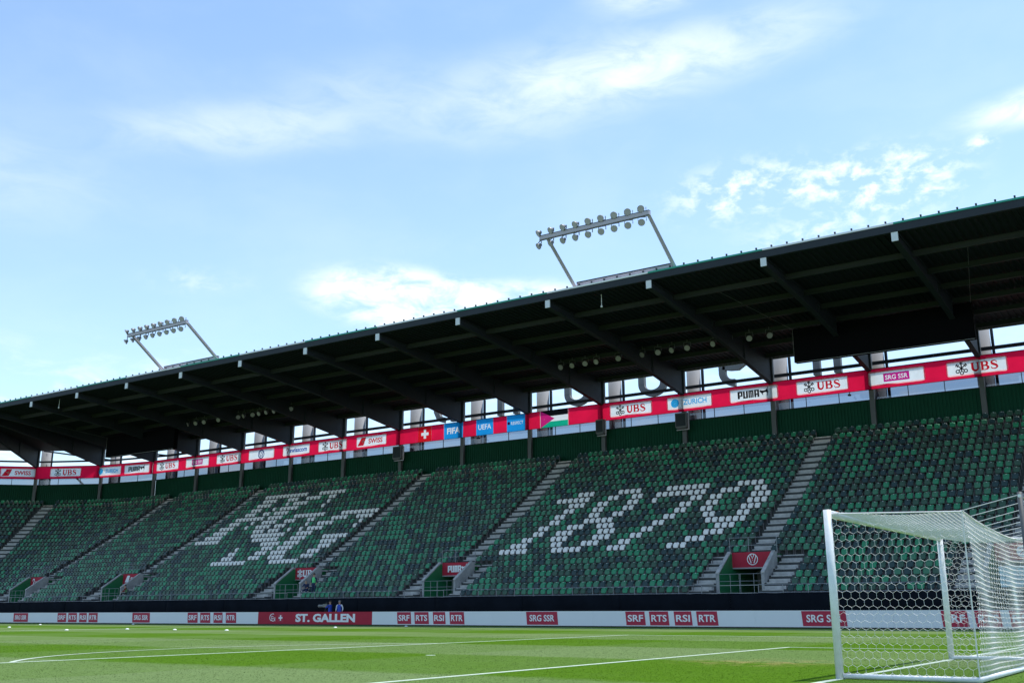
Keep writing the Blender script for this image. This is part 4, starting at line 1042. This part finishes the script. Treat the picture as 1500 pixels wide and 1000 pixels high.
# ------------------------------------------------------------------ training discs
def disc_cone(x, y, i):
    t = MB(); n = 16
    for z, r in ((.0, .11), (.03, .095), (.055, .05), (.055, .02)):
        for j in range(n): t.v.append((r*math.cos(2*math.pi*j/n), r*math.sin(2*math.pi*j/n), z))
    for q in range(3):
        for j in range(n): k = (j+1) % n; t.face((q*n+j, q*n+k, q*n+n+k, q*n+n+j))
    o = t.build('marker_cone', mat('cone_white', (.80,.85,.86), .4), None, True, (x, y, .004))
    tag(o, f'small white marker disc on the grass, {ORD[i]} from the left', 'marker', 'white marker discs on the pitch')
for i, (x, y) in enumerate([(-65.3,21.4),(-76.9,30.9),(-51.4,16.7),(-50.6,20.2),(-71.0,35.5),(-45.8,19.9),(-41.5,20.0),(-42.6,29.7),(-41.5,35.3)]): disc_cone(x, y, i)

# ------------------------------------------------------------------ people
SKIN = mat('skin', (.42,.25,.18), .6); HAIRG = mat('hair_grey', (.22,.21,.20), .8); HAIRB = mat('hair_brown', (.04,.025,.018), .8)
def person(label, loc, rz, joints, parts, hair, group='people at the stand'):
    """joints: name -> (x,y,z,r); one continuous skinned body, materials by region"""
    bones = [('pelvis','belly'),('belly','chest'),('chest','neck'),('neck','head'),('head','crown'),
             ('chest','shl'),('shl','ell'),('ell','wrl'),('wrl','hal'),('chest','shr'),('shr','elr'),('elr','wrr'),('wrr','har'),
             ('pelvis','hil'),('hil','knl'),('knl','anl'),('anl','tol'),('pelvis','hir'),('hir','knr'),('knr','anr'),('anr','tor')]
    names = list(joints); ix = {n: i for i, n in enumerate(names)}
    me = bpy.data.meshes.new('body'); me.from_pydata([joints[n][:3] for n in names], [(ix[a], ix[b_]) for a, b_ in bones], [])
    ob = bpy.data.objects.new('body', me); col.objects.link(ob)
    ob.modifiers.new('skin', 'SKIN'); ob.modifiers.new('sub', 'SUBSURF').levels = 2
    for n in names:
        v = me.skin_vertices[0].data[ix[n]]; r_ = joints[n][3]; v.radius = (r_, r_*.85); v.use_root = n == 'pelvis'
    dg = bpy.context.evaluated_depsgraph_get(); dg.update()
    m2 = bpy.data.meshes.new_from_object(ob.evaluated_get(dg)); bpy.data.objects.remove(ob)
    ml = [parts['torso'], parts['legs'], SKIN, parts['shoes'], parts['arms']]
    m2.materials.clear()
    for m in ml: m2.materials.append(m)
    reg = {'pelvis':1,'belly':0,'chest':0,'neck':2,'head':2,'crown':2,'shl':4,'ell':4,'wrl':2,'hal':2,'shr':4,'elr':4,'wrr':2,'har':2,'hil':1,'knl':1,'anl':3,'tol':3,'hir':1,'knr':1,'anr':3,'tor':3}
    for p in m2.polygons:
        c = p.center; n = min(names, key=lambda n: (Vector(joints[n][:3])-c).length-joints[n][3]*.6); p.material_index = reg[n]; p.use_smooth = True
    t = thing('person', label, 'person', loc, rz, group)
    link('body', m2, t)
    hx, hy, hz, hr = joints['crown']; b = MB(); n = 10
    for q in range(5):
        ph = R(90*q/4.6)
        for j in range(n): th = 2*math.pi*j/n; b.v.append((hx+.108*math.cos(ph)*math.cos(th), hy+.02+.118*math.cos(ph)*math.sin(th), hz-.02+.10*math.sin(ph)))
    for q in range(4):
        for j in range(n): k = (j+1) % n; b.face((q*n+j, q*n+k, q*n+n+k, q*n+n+j))
    b.face(tuple(4*n+j for j in range(n)))
    b.build('hair', hair, t, True)
    b = MB(); X, Y, Z = joints['head'][:3]
    for s_ in (-1, 1): b.cbox((X+s_*.035, Y-.098, Z+.02), (.022, .02, .012))
    b.build('eyes', BLACK, t)
    b = MB(); b.tube((X, Y-.09, Z+.01), (X, Y-.125, Z-.025), .012, .018, n=6); b.build('nose', SKIN, t)
    return t
def stand_pose(arms='down'):
    J = {'pelvis':(0,0,.95,.15),'belly':(0,-.01,1.12,.145),'chest':(0,0,1.36,.16),'neck':(0,0,1.53,.062),'head':(0,-.02,1.63,.10),'crown':(0,-.01,1.72,.09),
         'hil':(.10,0,.88,.10),'knl':(.11,-.02,.50,.07),'anl':(.11,.02,.09,.048),'tol':(.12,-.15,.04,.045),'hir':(-.10,0,.88,.10),'knr':(-.11,-.02,.50,.07),'anr':(-.11,.02,.09,.048),'tor':(-.12,-.15,.04,.045)}
    if arms == 'down': J.update({'shl':(.20,0,1.44,.07),'ell':(.27,.03,1.17,.05),'wrl':(.26,-.08,.93,.035),'hal':(.25,-.12,.84,.04),'shr':(-.20,0,1.44,.07),'elr':(-.27,.03,1.17,.05),'wrr':(-.26,-.08,.93,.035),'har':(-.25,-.12,.84,.04)})
    else: J.update({'shl':(.20,-.02,1.44,.07),'ell':(.26,-.20,1.25,.05),'wrl':(.10,-.38,1.36,.035),'hal':(.06,-.45,1.40,.04),'shr':(-.20,-.02,1.44,.07),'elr':(-.26,-.18,1.24,.05),'wrr':(-.10,-.36,1.34,.035),'har':(-.06,-.43,1.38,.04)})
    return J
def sit_pose():
    return {'pelvis':(0,0,.50,.15),'belly':(0,-.02,.66,.145),'chest':(0,-.10,.88,.16),'neck':(0,-.15,1.05,.062),'head':(0,-.18,1.14,.10),'crown':(0,-.17,1.23,.09),
         'hil':(.10,-.05,.48,.10),'knl':(.13,-.45,.50,.07),'anl':(.13,-.48,.09,.048),'tol':(.14,-.64,.04,.045),'hir':(-.10,-.05,.48,.10),'knr':(-.13,-.45,.50,.07),'anr':(-.13,-.48,.09,.048),'tor':(-.14,-.64,.04,.045),
         'shl':(.20,-.10,.96,.07),'ell':(.26,-.24,.74,.05),'wrl':(.16,-.44,.64,.035),'hal':(.13,-.52,.62,.04),'shr':(-.20,-.10,.96,.07),'elr':(-.26,-.24,.74,.05),'wrr':(-.16,-.44,.64,.035),'har':(-.13,-.52,.62,.04)}
VEST = mat('vest_green', (.10,.62,.20), .7); NVY = mat('navy_cloth', (.012,.022,.075), .8); BLUEC = mat('royal_blue_cloth', (.015,.06,.42), .7); BLK = mat('black_cloth_wear', (.012,.012,.014), .8); REDC = mat('dark_red_cloth', (.22,.02,.02), .8); OLIVE = mat('olive_cloth', (.10,.20,.08), .8)
ks = 1
person('steward in a bright green vest standing beside the UBS entrance', (-57.2, rowY(1)-.05, tread(1)+.012), R(8), stand_pose(), dict(torso=VEST, legs=NVY, shoes=BLK, arms=NVY), HAIRB)
person('grey haired person in dark clothes sitting beside the green vest steward', (-57.95, rowY(1)-.1, tread(1)-.02), R(25), sit_pose(), dict(torso=NVY, legs=NVY, shoes=BLK, arms=NVY), HAIRG)
person('person in dark red and green sitting beside the SWISS entrance', (-81.75, rowY(1)+.05, tread(1)-.02), R(-50), sit_pose(), dict(torso=OLIVE, legs=BLK, shoes=BLK, arms=REDC), HAIRB)
person('camera operator in a blue jacket behind the ST. GALLEN board, aiming a camera', (-52.7, 39.6, -.004), R(-78), stand_pose('up'), dict(torso=BLUEC, legs=BLUEC, shoes=BLK, arms=BLUEC), HAIRB, 'camera crew')
person('crew member in white and blue behind the ST. GALLEN board, right of the camera', (-51.55, 39.4, -.004), R(20), stand_pose(), dict(torso=BLUEC, legs=BLUEC, shoes=BLK, arms=WPRINT), HAIRG, 'camera crew')
t = thing('television_camera', 'grey television camera on a tripod with a long lens behind the ST. GALLEN board', 'camera', (-53.2, 39.62, -.004))
b = MB(); b.cbox((0,0,1.42), (.42,.22,.24)); b.build('camera_body', mat('camera_grey', (.16,.17,.16), .5), t)
b = MB(); b.tube((-.2,0,1.40), (-.72,0,1.38), .09, .12, n=12); b.build('lens', mat('lens_grey', (.20,.20,.19), .5), t)
b = MB(); b.cbox((.10,0,1.60), (.16,.10,.10)); b.build('viewfinder', BLACK, t)
for a in (0, 120, 240):
    b = MB(); b.tube((0,0,1.28), (.42*math.cos(R(a)), .42*math.sin(R(a)), 0), .025, n=6); b.build('leg', BLACK, t)
b = MB(); b.tube((0,0,1.22), (0,0,1.31), .06, n=8); b.build('tripod_head', BLACK, t)
